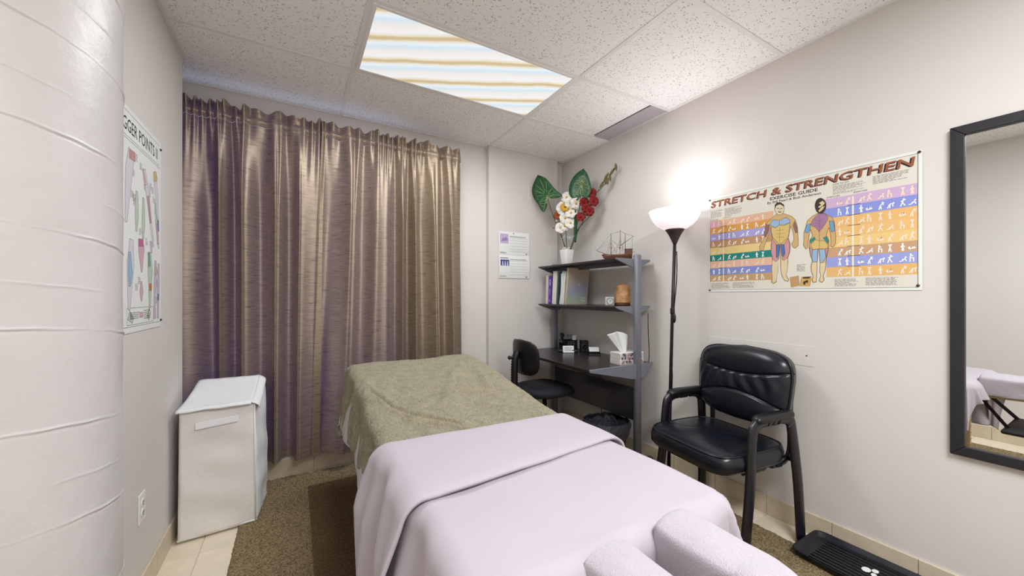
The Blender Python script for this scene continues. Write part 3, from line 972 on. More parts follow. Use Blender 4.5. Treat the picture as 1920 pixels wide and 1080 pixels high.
obj('switch', MB().ball((-.004, -.018, 1.115), (.011, .012, .034)), M['blackpl'], t, smooth=True)

# ------------------------------------------------------------------ wall mirror (right wall)
t = thing('wall_mirror', 'large rectangular wall mirror in a black frame on the right wall', 'mirror', (XR, 0.438, .61))
mw, mh, fw = .62, 1.344, .040
def fpiece(poly):
    return MB().prism(poly, -.003, -.022, lambda a, b_, d: (d, -a, b_))
obj('glass', MB().box(-.008, -.003, -(mw - fw + .004), -(fw - .004), fw - .004, mh - fw + .004), M['mirror'], t)
for poly in ([(0, 0), (fw, fw), (fw, mh - fw), (0, mh)], [(mw, 0), (mw, mh), (mw - fw, mh - fw), (mw - fw, fw)], [(0, 0), (mw, 0), (mw - fw, fw), (fw, fw)], [(0, mh), (fw, mh - fw), (mw - fw, mh - fw), (mw, mh)]):
    obj('frame_rail', fpiece(poly), M['mframe'], t, bevel=.003)

# ------------------------------------------------------------------ access panel, outlet
t = thing('access_panel', 'flush blank cover plate painted like the right wall, behind the armchair', 'cover plate', (XR, 1.492, .885))
obj('plate', MB().box(-.0022, 0, -.575, 0, 0, .108), M['wall'], t, bevel=.001, seg=1)
obj('screw', MB().tube([(-.002, -.545, .055), (-.0034, -.545, .055)], .004, 10), M['metal_d'], t)
t = thing('wall_outlet', 'white duplex power outlet low on the left wall beside the hamper', 'outlet', (XL, 2.10, .39))
obj('cover_plate', MB().box(0, .006, -.036, .036, -.06, .06), M['outlet'], t, bevel=.003)
for z in (-.021, .021):
    s_ = obj('socket', MB().tube([(.005, 0, z), (.0085, 0, z)], .0165, 16), M['outlet'], t)
    obj('slot', MB().box(.0083, .0092, -.008, -.005, z - .004, z + .007).box(.0083, .0092, .005, .008, z - .004, z + .007).box(.0083, .0092, -.003, .003, z - .012, z - .007), M['dark'], s_)

# ------------------------------------------------------------------ right wall exercise poster
COL = {}
def pc(name, rgb):
    return flat('print_' + name, rgb)
FIG = {
'body':[(402,438),(373,416),(346,391),(338,349),(336,316),(323,285),(310,264),(313,239),(331,238),(337,261),(348,293),(361,329),(372,368),(373,338),(380,305),(373,268),(373,225),(380,181),(380,160),(375,128),(380,96),(380,74),(373,53),(385,42),(400,52),(402,79),(409,126),(409,158),(414,189),(418,260),(421,189),(421,157),(423,120),(428,88),(440,61),(458,53),(463,63),(449,87),(456,123),(458,154),(458,186),(467,216),(470,257),(460,294),(465,325),(470,358),(479,338),(485,312),(487,281),(476,261),(483,240),(494,234),(507,247),(507,278),(505,319),(503,350),(494,387),(476,411),(444,430),(433,437)],
'pecs':[(366,382),(383,409),(416,398),(449,411),(467,392),(467,379),(440,368),(416,374),(397,361)],
'abs':[(373,368),(397,360),(416,373),(440,367),(467,376),(463,320),(458,297),(421,265),(414,266),(383,305),(375,338)],
'pinkl':[(378,300),(400,265),(400,196),(413,181),(397,167),(383,181),(373,225)],
'pinkr':[(458,292),(440,260),(444,192),(428,178),(440,171),(458,191),(466,226),(465,268)],
'bll':[(401,265),(416,263),(414,200),(403,188),(400,217)],
'blr':[(421,263),(439,261),(444,213),(435,190),(427,201)],
'arml':[(346,388),(366,382),(363,356),(356,335),(346,315),(338,316),(339,349)],
'armr':[(490,383),(501,350),(504,319),(496,315),(486,345),(483,363)],
'head':[(440,461),(438,448),(433,437),(425,431),(416,430),(407,435),(399,444),(394,456),(392,470),(394,483),(399,493),(407,499),(416,500),(425,496),(433,486),(438,474)],
'hair':[(393,469),(392,490),(404,503),(423,499),(439,482),(440,462),(435,476),(419,489),(402,486)],
'eyes':[(404,471),(414,469),(414,465),(404,467)],
'eyes2':[(422,467),(431,465),(431,461),(422,463)],
'mouth':[(408,453),(419,447),(429,449),(421,441),(414,442)],
'bbody':[(592,405),(571,394),(548,373),(542,344),(533,310),(533,275),(531,245),(542,223),(552,232),(552,257),(557,292),(563,326),(567,315),(571,290),(559,267),(557,227),(563,186),(571,161),(565,132),(567,102),(575,77),(569,57),(575,44),(588,46),(590,76),(592,110),(592,145),(598,220),(602,220),(603,173),(605,139),(603,100),(608,80),(600,51),(612,43),(622,55),(618,80),(628,108),(630,142),(632,171),(642,218),(642,256),(630,282),(636,305),(642,323),(649,289),(651,255),(649,226),(659,221),(669,239),(670,276),(667,310),(665,344),(655,374),(632,392),(622,401)],
'bpur':[(575,378),(596,402),(624,399),(640,377),(632,354),(616,327),(602,308),(586,332),(563,350)],
'bal':[(546,353),(563,355),(561,326),(550,308),(536,315)],
'bar':[(644,357),(661,354),(667,305),(655,297),(647,318)],
'btl':[(561,271),(580,284),(585,273),(563,251)],
'btr':[(618,274),(634,281),(643,256),(638,242)],
'bbut':[(563,244),(584,268),(602,261),(624,258),(638,237),(636,218),(602,220),(575,217)],
'bhl':[(571,215),(596,219),(592,154),(575,151),(569,176)],
'bhr':[(603,218),(626,212),(630,171),(616,148),(605,148)],
'bpl':[(559,232),(572,215),(569,181),(563,191)],
'bpr':[(627,212),(639,220),(631,175)],
'bhead':[(631,437),(630,422),(624,410),(616,402),(607,401),(597,406),(589,416),(584,431),(582,447),(584,463),(589,475),(597,482),(607,483),(616,478),(624,467),(630,453)],
'bhl1':[(600,457),(616,466),(626,452),(616,439),(602,432),(596,438),(610,448)],
'bhl2':[(598,418),(612,435),(626,437),(616,420),(602,410)],
'book1':[(468,75),(509,83),(512,31),(474,21)],
'book2':[(523,76),(567,77),(561,27),(514,28)],
'book2t':[(529,74),(562,75),(559,66),(527,67)],
'book2f':[(533,33),(529,48),(540,55),(552,59),(552,40),(547,45),(542,45),(538,33)],
}
POSES = [
    [[(.3, 0), (.45, .5), (.5, .75)], [(.65, 0), (.5, .5)], [(.5, .75), (.25, .98)], [(.5, .75), (.75, .98)], 'h.5,.88'],
    [[(.15, 0), (.4, .45), (.55, .75)], [(.8, .05), (.45, .45)], [(.55, .75), (.9, .8)], [(.55, .75), (.2, .6)], 'h.6,.88'],
    [[(0, .2), (.5, .25), (.95, .3)], [(.5, .25), (.6, .6), (.8, .25)], [(.15, .22), (.1, .5)], 'h.06,.34'],
    [[(.2, 0), (.2, .45), (.65, .5)], [(.65, .5), (.65, 0)], [(.2, .45), (.25, .78)], [(.25, .72), (.6, .75)], 'h.28,.9'],
    [[(.1, 0), (.5, .55), (.9, .55)], [(.5, .55), (.45, .0)], [(.85, .55), (.9, .15)], 'h.98,.6'],
    [[(.4, 0), (.42, .5), (.45, .78)], [(.6, 0), (.5, .5)], [(.45, .76), (.2, .5)], [(.45, .76), (.75, .5)], 'h.47,.9'],
    [[(0, .1), (.4, .15), (.75, .45)], [(.75, .45), (.95, .1)], [(.4, .15), (.5, .4)], 'h.86,.58'],
    [[(.25, 0), (.45, .5), (.7, .7)], [(.6, 0), (.45, .5)], [(.7, .7), (1, .85)], [(.7, .7), (.95, .55)], 'h.76,.84'],
]
def little(pr, a, b_, w, h, k, m, off):
    for si, st in enumerate(POSES[k % len(POSES)]):
        if isinstance(st, str):
            hx, hy = st[1:].split(',')
            pr.disc(a + float(hx) * w, b_ + float(hy) * h, .0035, m, off + .0012, .0042, 8)
        else:
            pr.line([(a + x * w, b_ + y * h) for x, y in st], .0042, m, off + .0003 * si)
def mm(l): return [(a / 1000, b_ / 1000) for a, b_ in l]

t = thing('exercise_poster', 'wide exercise guide poster with two muscle figures on the right wall', 'poster', (XR, 1.492, 1.286))
PW, PH = .972, .612
pfn = lambda a, b_, off: (-.003 - off * .4, -a, b_)
sh = MB().grid(lambda u, v: pfn(u * PW, v * PH, 0), 20, 14)
obj('paper', sh, M['paperw'], t, solid=.0004)
pr = Print(pfn)
pr.rect(.006, PW - .012, .012, PH - .012, M['paper'], .0008)
for a0, a1, b0, b1 in ((.006, PW - .012, PH - .0135, PH - .012), (.006, PW - .012, .0115, .013), (.006, .0072, .012, PH - .012), (PW - .0145, PW - .0125, .012, PH - .012)):
    pr.rect(a0, a1, b0, b1, pc('rule', (70, 62, 66)), .0014)
pr.obj('printed_ground', t)
pr = Print(pfn)
LB = [460, 416, 374, 330, 285, 238, 197, 152, 108, 66]
LC = [(222, 178, 150), (214, 156, 78), (164, 160, 216), (190, 146, 104), (230, 204, 140), (30, 134, 122), (228, 184, 160), (128, 142, 204), (196, 158, 112)]
white = pc('white', (242, 242, 240))
pr_off = .0014
for k in range(9):
    pr.rect(.0075, .385, LB[k + 1] / 1000, LB[k] / 1000, pc('left_band_%d' % k, LC[k]), pr_off)
pr.rect(.0075, .075, LB[1] / 1000, LB[0] / 1000 - .004, pc('pink_cell', (224, 170, 190)), pr_off + .0003)
RB = [471, 421, 371, 321, 270, 219, 171, 120, 70]
RC = [(206, 176, 208), (138, 150, 218), (230, 184, 118), (232, 188, 124), (234, 200, 132), (198, 160, 124), (154, 162, 220), (228, 182, 116)]
for k in range(8):
    pr.rect(.632 if k > 1 else .612, PW - .0145, RB[k + 1] / 1000, RB[k] / 1000, pc('right_band_%d' % k, RC[k]), pr_off)
cream = pc('cream', (240, 232, 208))
pr.rect(.094, .100, .066, .455, cream, pr_off + .0004)
pr.rect(.734, .741, .070, .462, cream, pr_off + .0004)
ink = pc('ink', (38, 32, 36))
for k in range(1, 9): pr.rect(.075, .118, LB[k] / 1000 - .0012, LB[k] / 1000 + .0012, ink, pr_off + .0007)
for k in range(1, 8): pr.rect(.716, .765, RB[k] / 1000 - .0012, RB[k] / 1000 + .0012, ink, pr_off + .0007)
q = 0
for k in range(9):
    h = (LB[k] - LB[k + 1]) / 1000
    wm = white if k in (1, 2, 3, 5, 7, 8) else pc('pale_figure', (240, 222, 200))
    for a in (.022, .058, .122, .152, .20, .232, .285, .318):
        if k in (4,) and a > .1: continue
        little(pr, a, LB[k + 1] / 1000 + h * .12, .024, h * .70, q * 3 + k, wm, pr_off + .0006); q += 1
for k in range(8):
    h = (RB[k] - RB[k + 1]) / 1000
    wm = white if k in (1, 5, 6) else pc('pale_figure2', (244, 226, 206))
    for a in (.675, .704, .757, .787, .826, .858, .900, .930):
        little(pr, a, RB[k + 1] / 1000 + h * .12, .024, h * .72, q * 5 + k, wm, pr_off + .0006); q += 1
pr.obj('exercise_chart', t)
pr = Print(pfn)
o0 = .0024
tan = pc('skin', (206, 172, 118)); out = pc('outline', (110, 90, 70)); yel = pc('yellow_muscle', (214, 188, 116))
pink = pc('pink_muscle', (206, 150, 156)); blue = pc('blue_muscle', (84, 112, 178)); lblue = pc('light_blue_muscle', (152, 182, 216))
pur = pc('purple_muscle', (164, 122, 158)); teal = pc('teal_muscle', (44, 138, 134)); hairc = pc('hair', (62, 50, 42)); hairl = pc('hair_light', (214, 198, 150))
mblue = pc('mid_blue_muscle', (110, 160, 200)); face = pc('face', (222, 208, 180))
def figure(name, m, off, olw=.002):
    l = mm(FIG[name])
    pr.poly(l, m, o0 + off)
    if olw: pr.line(l + [l[0]], olw, out, o0 + off + .0003)
figure('body', tan, 0)
figure('abs', yel, .0006, .0016)
figure('pecs', lblue, .0010, .002)
for k_, m_ in (('pinkl', pink), ('pinkr', pink), ('bll', blue), ('blr', blue), ('arml', pc('brown_arm', (140, 104, 96))), ('armr', pc('brown_arm', (140, 104, 96)))): figure(k_, m_, .0006, .0016)
pr.line(mm([(416, 396), (416, 375)]), .0016, out, o0 + .0016)
pr.line(mm([(418, 360), (417, 270)]), .0014, out, o0 + .0012)
for z in (345, 325, 305): pr.line(mm([(398, z), (440, z - 2)]), .0012, out, o0 + .0012)
figure('head', face, .0006, .002)
figure('hair', hairc, .0012, 0); figure('eyes', hairc, .0012, 0); figure('eyes2', hairc, .0012, 0); figure('mouth', out, .0012, 0)
pr.line(mm([(418, 466), (420, 456), (415, 455)]), .0014, out, o0 + .0012)
figure('bbody', tan, 0)
PL = pc('pale_leg', (222, 204, 166))
for l in ([(381,178),(414,182),(409,150),(408,122),(403,85),(399,58),(384,50),(381,74),(378,128)], [(424,178),(457,178),(456,125),(448,86),(460,57),(440,64),(430,90),(425,120)], [(572,150),(591,148),(590,110),(588,74),(586,50),(574,54),(577,80),(569,108)], [(606,142),(629,146),(626,108),(616,80),(618,50),(604,52),(609,80),(605,100)]): pr.poly(mm(l), PL, o0 + .0005)
for k_, m_ in (('bpur', pur), ('bal', mblue), ('bar', mblue), ('btl', teal), ('btr', teal), ('bbut', yel), ('bhl', lblue), ('bhr', lblue), ('bpl', pink), ('bpr', pink)): figure(k_, m_, .0006, .0016)
pr.line(mm([(602, 398), (602, 222)]), .0014, out, o0 + .0012)
for dz in (0, 14, 28): pr.line(mm([(583, 372 - dz), (602, 362 - dz), (624, 372 - dz)]), .0012, out, o0 + .0012)
figure('bhead', hairc, .0006, 0); figure('bhl1', hairl, .0012, 0); figure('bhl2', hairl, .0012, 0)
figure('book1', pc('book_tan', (196, 154, 104)), 0, .001); figure('book2', pc('book_gold', (208, 166, 96)), 0, .001); figure('book2t', hairc, .0006, 0); figure('book2f', hairc, .0006, 0)
pr.obj('muscle_figures', t)
pr = Print(pfn)
brown = pc('title_brown', (152, 92, 66))
pr.text('STRETCH & STRENGTHEN', .0125, .947, .546, .587, ink, .0014, .030, .10)
pr.text('STRETCH & STRENGTHEN', .0165, .951, .549, .590, brown, .0024, .018, .10)
pr.text('EXERCISE GUIDE', .368, .595, .521, .539, ink, .0014, .02)
pr.text('By Bill Pearl & Bob Anderson', .354, .609, .498, .515, ink, .0020, .01)
pr.obj('title', t)
pr = Print(pfn)
gr = pc('grey_print', (150, 146, 140))
pr.text('HOW TO LIFT', .658, .722, .5345, .5415, ink, .0014, .01)
pr.text('STRETCHES', .632, .686, .474, .4805, ink, .0014, .01)
pr.text('EXERCISES', .740, .791, .4765, .483, ink, .0014, .01)
for a0, a1, b0, b1, n_, sd in ((.658, .79, .502, .531, 7, 1), (.658, .79, .486, .500, 3, 2), (.81, .945, .50, .540, 7, 3), (.014, .09, .480, .528, 9, 4), (.105, .21, .476, .528, 9, 5), (.665, .76, .022, .060, 9, 6), (.785, .90, .024, .062, 9, 7), (.015, .145, .020, .058, 9, 8), (.155, .29, .022, .058, 9, 9), (.50, .545, .105, .145, 7, 10)):
    pr.fine(a0, a1, b0, b1, n_, gr, .0014, sd)
pr.text('STRETCHES', .012, .062, .4625, .468, ink, .0014, .01)
pr.text('EXERCISES', .095, .145, .466, .4715, ink, .0014, .01)
pr.obj('fine_print', t)
for a, b_ in ((.963, .604), (.959, .020), (.006, .600), (.006, .010)):
    obj('push_pin', MB().lathe([(.006, 0), (.0055, .003), (.002, .006)], 12, (0, 0, 0)), flat('pin_maroon', (84, 44, 48)), t, smooth=True, loc=pfn(a, b_, .001)).rotation_euler = (0, R(-90), 0)

# ------------------------------------------------------------------ left wall poster
t = thing('trigger_point_poster', 'tall poster of limb muscles on the left wall, partly behind the column', 'poster', (XL, 1.745, 1.119))
LW, LH = .609, .858
lfn = lambda a, b_, off: (.003 + off * .4, a, b_)
obj('paper', MB().grid(lambda u, v: lfn(u * LW, v * LH, 0), 10, 30), M['paperw'], t, solid=.0004)
pr = Print(lfn)
pr.text('TRIGGER POINTS II', .075, .558, .765, .815, pc('dark_green_ink', (36, 58, 48)), .0012, .004)
for b0, a0, a1 in ((.838, .02, .59), (.745, .02, .58), (.735, .02, .60)):
    pr.rect(a0, a1, b0, b0 + .0015, ink, .0010)
pr.obj('title', t)
pr = Print(lfn)
def limb(pts, ws, m, off=.0010):
    L_ = len(pts)
    lft = []; rgt = []
    for i, (a, b_) in enumerate(pts):
        p0 = pts[max(0, i - 1)]; p1 = pts[min(L_ - 1, i + 1)]
        dx, dy = p1[0] - p0[0], p1[1] - p0[1]
        l = math.hypot(dx, dy)
        lft.append((a - dy / l * ws[i], b_ + dx / l * ws[i])); rgt.append((a + dy / l * ws[i], b_ - dx / l * ws[i]))
    poly = lft + rgt[::-1]
    pr.poly(poly, m, off)
    pr.line(poly + [poly[0]], .0022, pc('limb_outline', (140, 132, 140)), off + .0003)
lg = pc('limb_grey', (214, 212, 218)); lp = pc('limb_pink', (212, 172, 188)); lgn = pc('limb_green', (120, 164, 144)); lb = pc('limb_blue', (150, 186, 212)); lo = pc('limb_ochre', (206, 186, 140)); lr = pc('limb_red', (196, 148, 150)); lpal = pc('limb_palegreen', (188, 204, 186)); lpu = pc('limb_purple', (198, 186, 204)); lmag = pc('limb_magenta', (196, 110, 150)); lor = pc('limb_orange', (214, 108, 66)); lnb = pc('limb_navy', (110, 132, 180))
limb([(.245, .70), (.22, .62), (.20, .50), (.19, .42)], [.03, .035, .02, .01], lg)
limb([(.250, .705), (.252, .67)], [.028, .030], lr, .0016)
limb([(.385, .67), (.42, .60), (.455, .50), (.49, .40), (.50, .36)], [.014, .022, .016, .011, .006], lg)
limb([(.37, .67), (.40, .61)], [.006, .014], lp, .0016)
limb([(.43, .57), (.465, .46)], [.012, .008], lr, .0016)
limb([(.52, .70), (.54, .62), (.56, .52), (.57, .45)], [.018, .022, .014, .008], lg)
limb([(.52, .70), (.528, .66)], [.018, .022], lo, .0016)
limb([(.565, .49), (.572, .44)], [.010, .008], lnb, .0016)
limb([(.30, .56), (.30, .46), (.295, .40)], [.010, .020, .008], lpal)
limb([(.375, .55), (.375, .44), (.37, .38)], [.010, .019, .008], lpal)
limb([(.525, .56), (.55, .46), (.575, .36)], [.008, .016, .006], lpal)
limb([(.545, .47), (.565, .38)], [.008, .010], lp, .0016)
limb([(.47, .38), (.475, .33)], [.016, .008], lpu)
limb([(.245, .36), (.235, .26), (.225, .16), (.22, .09)], [.018, .036, .020, .010], lg)
limb([(.225, .31), (.232, .23), (.225, .18)], [.010, .022, .008], lb, .0016)
limb([(.345, .375), (.35, .32), (.355, .24)], [.028, .030, .006], lp)
limb([(.345, .375), (.347, .345)], [.024, .026], lmag, .0016)
limb([(.352, .20), (.352, .16), (.352, .12)], [.006, .020, .006], lp)
limb([(.350, .075), (.350, .055)], [.020, .020], lp)
limb([(.45, .33), (.46, .25), (.455, .18), (.455, .09)], [.018, .030, .018, .010], lpal)
limb([(.440, .33), (.448, .27)], [.012, .016], lgn, .0016)
limb([(.460, .195), (.462, .165)], [.016, .014], lor, .0016)
limb([(.53, .30), (.525, .20), (.52, .10), (.52, .04)], [.012, .018, .012, .016], lpu)
limb([(.535, .27), (.545, .24)], [.012, .014], lo, .0016)
limb([(.575, .29), (.57, .20), (.565, .10), (.565, .04)], [.010, .018, .012, .014], lpu)
limb([(.57, .15), (.568, .12)], [.010, .010], lnb, .0016)
limb([(.215, .07), (.26, .045)], [.02, .012], lpal)
limb([(.455, .08), (.43, .045)], [.016, .014], lpal)
pr.obj('limb_figures', t)
pr = Print(lfn)
for i in range(26):
    rg = random.Random(i)
    a0 = rg.uniform(.2, .55); b0 = rg.uniform(.1, .70)
    pr.fine(a0, a0 + .03, b0, b0 + .03, 5, gr, .0009, i)
pr.line([(.20, .03), (.50, .03), (.50, .095), (.20, .095), (.20, .03)], .0015, ink, .0009)
pr.fine(.23, .33, .05, .08, 4, gr, .0010, 50); pr.fine(.38, .46, .045, .085, 5, gr, .0010, 51)
pr.rect(.02, .60, .022, .0235, ink, .0009)
pr.obj('fine_print', t)
for a, b_ in ((.600, .825), (.600, .030)):
    obj('push_pin', MB().lathe([(.006, 0), (.0055, .003), (.002, .006)], 12), flat('pin_green', (50, 70, 58)), t, smooth=True, loc=lfn(a, b_, .001)).rotation_euler = (0, R(90), 0)

# ------------------------------------------------------------------ wall calendar on the pillar
t = thing('wall_calendar', 'open white wall calendar with two small pictures pinned on the pillar', 'calendar', (1.595, 3.012, 1.42))
cw, chh = .328, .427
cfn = lambda a, b_, off: (a, -.004 - off - .010 * math.sin(PI * min(1, b_ / .215)) * (1 if b_ < .215 else 0) - .006 * math.sin(PI * max(0, b_ - .215) / .212), b_)
obj('lower_page', MB().grid(lambda u, v: cfn(u * cw, v * .214, 0), 6, 12), M['paperw'], t, solid=.004)
obj('upper_page', MB().grid(lambda u, v: cfn(u * cw, .216 + v * .211, 0), 6, 12), M['paperw'], t, solid=.003)
pr = Print(cfn)
pr.rect(.012, .100, .318, .405, pc('lavender_photo', (190, 176, 206)), .003)
pr.poly([(.02, .335), (.045, .372), (.055, .36), (.075, .38), (.095, .345)], pc('mauve_shape', (158, 128, 178)), .0036)
pr.rect(.016, .106, .112, .168, pc('blue_photo', (70, 72, 132)), .003)
for a0 in (.03, .055, .08): pr.poly([(a0, .112), (a0 + .016, .112), (a0 + .012, .155), (a0 + .004, .155)], pc('pale_shape', (196, 202, 224)), .0036)
pr.rect(.012, .10, .180, .186, pc('navy_print', (60, 60, 84)), .003)
for b0, bt in ((.245, .372), (.03, .16)):
    for i in range(6):
        b_ = b0 + (bt - b0) * i / 5
        pr.rect(.115, .31, b_, b_ + .0012, gr, .003)
    for j in range(8):
        a = .115 + .195 * j / 7
        pr.rect(a, a + .001, b0, bt, gr, .003)
    pr.fine(.115, .31, bt + .006, bt + .020, 1, gr, .003, int(b0 * 100))
    pr.fine(.012, .085, b0 - .02, b0 - .006, 2, gr, .003, 3)
    pr.rect(.288, .305, b0 - .022, b0 - .010, gr, .003)
pr.obj('calendar_print', t)
obj('pin', MB().ball((.155, -.012, .415), .004), flat('pin_dark', (60, 60, 64)), t, smooth=True)

# ------------------------------------------------------------------ desk with shelves
t = thing('shelf_desk', 'dark computer desk with two shelves on grey metal posts in the right corner', 'desk', (0, 0, 0))
PX = 2.18
for y in (1.93, 2.945):
    po = obj('post', MB().lathe([(.031, .03), (.031, 1.552), (.026, 1.562)], 24, (PX, y, 0), sx=1.0, sy=.72, e=2.6), M['metal'], t, smooth=True)
    obj('foot', MB().box(1.84, 2.335, y - .022, y + .022, 0.013, .045), M['metal_d'], t, bevel=.01)
def plate(pts, y0, y1):
    return MB().prism(pts, y0, y1, lambda a, b_, c: (a, c, b_))
YA, YZ = 1.942, 2.93
for name, x0, zt, th, dz in (('upper_shelf', 1.974, 1.530, .016, .062), ('middle_shelf', 1.974, 1.182, .016, .062)):
    s_ = obj(name, MB().box(x0 + .006, 2.33, YA + .012, YZ - .012, zt - th, zt), M['desk'], t, bevel=.004)
    obj('stiffener', MB().box(2.14, 2.165, YA, YZ, zt - .045, zt - th), M['metal_d'], s_)
    for y0, y1 in ((YA - .004, YA + .012), (YZ - .012, YZ + .004)):
        obj('shelf_bracket', plate([(x0, zt + .001), (x0 + .006, zt - .012), (2.14, zt - dz), (2.215, zt - dz), (2.328, zt - .012), (2.332, zt + .001)], y0, y1), M['metal'], s_, bevel=.003)
dk = obj('desk_top', MB().box(1.722, 2.33, YA - .01, YZ, .733, .757), M['desk'], t, bevel=.006)
for y0, y1 in ((YA - .026, YA - .010), (YZ, YZ + .014)):
    obj('desk_bracket', plate([(1.712, .759), (1.714, .740), (2.12, .652), (2.23, .652), (2.33, .742), (2.334, .759)], y0, y1), M['metal'], dk, bevel=.003)
obj('modesty_panel', MB().box(2.165, 2.185, YA + .01, YZ - .01, .335, .575), M['panel'], t, bevel=.004)
obj('desk_rail', MB().box(2.14, 2.165, YA, YZ, .69, .733), M['metal_d'], t)

# ---- things on the upper shelf
vb = Vector((2.15, 2.72, 1.530))
t = thing('flower_vase', 'small white tapered vase on the top shelf under the tall bouquet', 'vase', vb)
obj('vase', MB().lathe([(.036, 0), (.037, .004), (.045, .07), (.053, .142), (.053, .146), (.049, .146), (.046, .12)], 4 * 8, e=5.0), M['outlet'], t, smooth=True)
tv = t
t = thing('flower_bouquet', 'tall artificial bouquet of white and red blossoms with two big veined leaves', 'flowers', vb)
green = flat('leaf_green', (34, 92, 52)); stemg = flat('stem_green', (58, 74, 44)); vein = flat('leaf_vein', (172, 186, 130)); wht = flat('petal_white', (234, 230, 220)); yelp = flat('petal_yellow', (206, 162, 52)); redp = flat('petal_red', (126, 22, 18)); rust = flat('petal_rust', (150, 74, 30)); olive = flat('bud_olive', (112, 100, 62)); grn2 = flat('blade_green', (28, 70, 46))
M['leaf_green'].node_tree.nodes['Principled BSDF'].inputs['Roughness'].default_value = .45
LEAFM = mat('variegated_leaf', (36, 88, 52), .42, var=.6, vscale=38)
FA = {
'leafA':[(-.164,.237,.855),(-.181,.279,.788),(-.189,.298,.726),(-.183,.284,.657),(-.164,.237,.583),(-.14,.181,.496),(-.123,.141,.559),(-.124,.143,.638),(-.109,.107,.611),(-.081,.045,.606),(-.06,-.0,.623),(-.081,.045,.667),(-.1,.088,.719),(-.13,.156,.806)],
'leafB':[(.034,-.188,.835),(.006,-.135,.806),(-.015,-.093,.762),(-.027,-.069,.705),(-.028,-.067,.634),(-.015,-.093,.595),(.009,-.139,.568),(.02,-.161,.603),(.045,-.208,.575),(.058,-.234,.594),(.067,-.249,.647),(.063,-.241,.709),(.051,-.22,.781)],
'white':[(-.038,-.045,.611),(.002,-.127,.546),(-.053,-.014,.518),(-.045,-.032,.426),(-.019,-.084,.464),(-.021,-.08,.376),(-.064,.009,.342),(-.045,-.032,.359),(-.021,-.08,.553)],
'red':[(.07,-.255,.616),(.079,-.271,.541),(.036,-.192,.544),(.062,-.24,.46),(.023,-.168,.418),(.047,-.212,.49)],
'stemA':[(-.124,.143,.638),(-.1,.088,.487),(-.074,.031,.335),(-.03,-.01,.178),(-.01,0,.10)],
'stemB':[(.021,-.164,.61),(.015,-.151,.472),(-.002,-.118,.266),(-.005,-.03,.12)],
'glad':[(.16,-.456,.803),(.158,-.408,.763),(.134,-.368,.695),(.109,-.324,.643),(.092,-.294,.614),(.066,-.248,.536),(.045,-.208,.43),(.011,-.143,.299),(.01,-.03,.12)],
'gladb':[(.16,-.45,.796),(.158,-.408,.771),(.149,-.393,.724),(.132,-.364,.737),(.13,-.361,.7),(.113,-.331,.676),(.138,-.375,.698)],
'twig':[(-.098,.083,.355),(-.066,.013,.311),(-.02,-.005,.14)],
'twigR':[(.077,-.267,.44),(.036,-.192,.372),(.002,-.127,.283),(.0,-.03,.12)],
'arw':[(-.038,-.045,.593),(-.045,-.032,.417),(-.04,-.041,.274),(-.01,-.01,.12)],
}
view = Vector((-.62, -.78, 0))
def leaf(key, joint, shift, tipi):
    pts = [Vector(p) + Vector(shift) for p in FA[key]]
    j = Vector(joint) + Vector(shift)
    # densify outline, fan from joint with two rings and a slight cup
    ring = smooth_path(pts + [pts[0]], 3)[:-1]
    n = len(ring)
    vs = [j]
    for f_ in (.35, .7, 1.0):
        for p in ring:
            q = j.lerp(p, f_) + view * (.018 * math.sin(PI * f_ * .5)) + view * (.006 * math.sin(n * f_))
            vs.append(q)
    fs = [(0, 1 + i, 1 + (i + 1) % n) for i in range(n)]
    for r_ in range(2):
        for i in range(n):
            a = 1 + r_ * n + i; b_ = 1 + r_ * n + (i + 1) % n
            fs.append((a, a + n, b_ + n, b_))
    o_ = obj('leaf', MB().add(vs, fs), LEAFM, t, smooth=True, solid=.0015)
    vm = MB()
    tip = pts[tipi]
    def vp(f_, target): return j.lerp(target, f_) + view * (.018 * math.sin(PI * f_ * .5) + .004)
    vm.tube([vp(k / 6, tip) for k in range(7)], [.0035 - .0004 * k for k in range(7)], 5)
    for p in pts:
        if (p - tip).length < .02: continue
        vm.tube([vp(k / 5, p) for k in range(1, 5)], [.0022, .002, .0016, .0008], 4)
    for f_ in (.3, .5, .7):
        c_ = j.lerp(tip, f_)
        for p in pts:
            w_ = (p - c_)
            if .04 < w_.length < .14 and (p - j).length > .06 and (p - tip).length > .02:
                e_ = c_.lerp(p, .8)
                vm.tube([c_ + view * .022, c_.lerp(e_, .5) + view * .022, e_ + view * .02], [.0018, .0014, .0008], 4)
    obj('veins', vm, vein, o_)['kind'] = 'stuff'
leaf('leafA', (-.124, .143, .650), (-.0195, -.035, .002), 5)
leaf('leafB', (.021, -.164, .614), (0, 0, 0), 0)
for k_ in ('stemA', 'stemB', 'glad', 'twig', 'twigR', 'arw'):
    pts = [Vector(p) + (Vector((-.0195, -.035, 0)) if k_ == 'stemA' and i == 0 else Vector((0, 0, 0))) for i, p in enumerate(FA[k_])]
    obj('stem', MB().tube(smooth_path(pts, 4), .0032, 6), stemg, t, smooth=True)
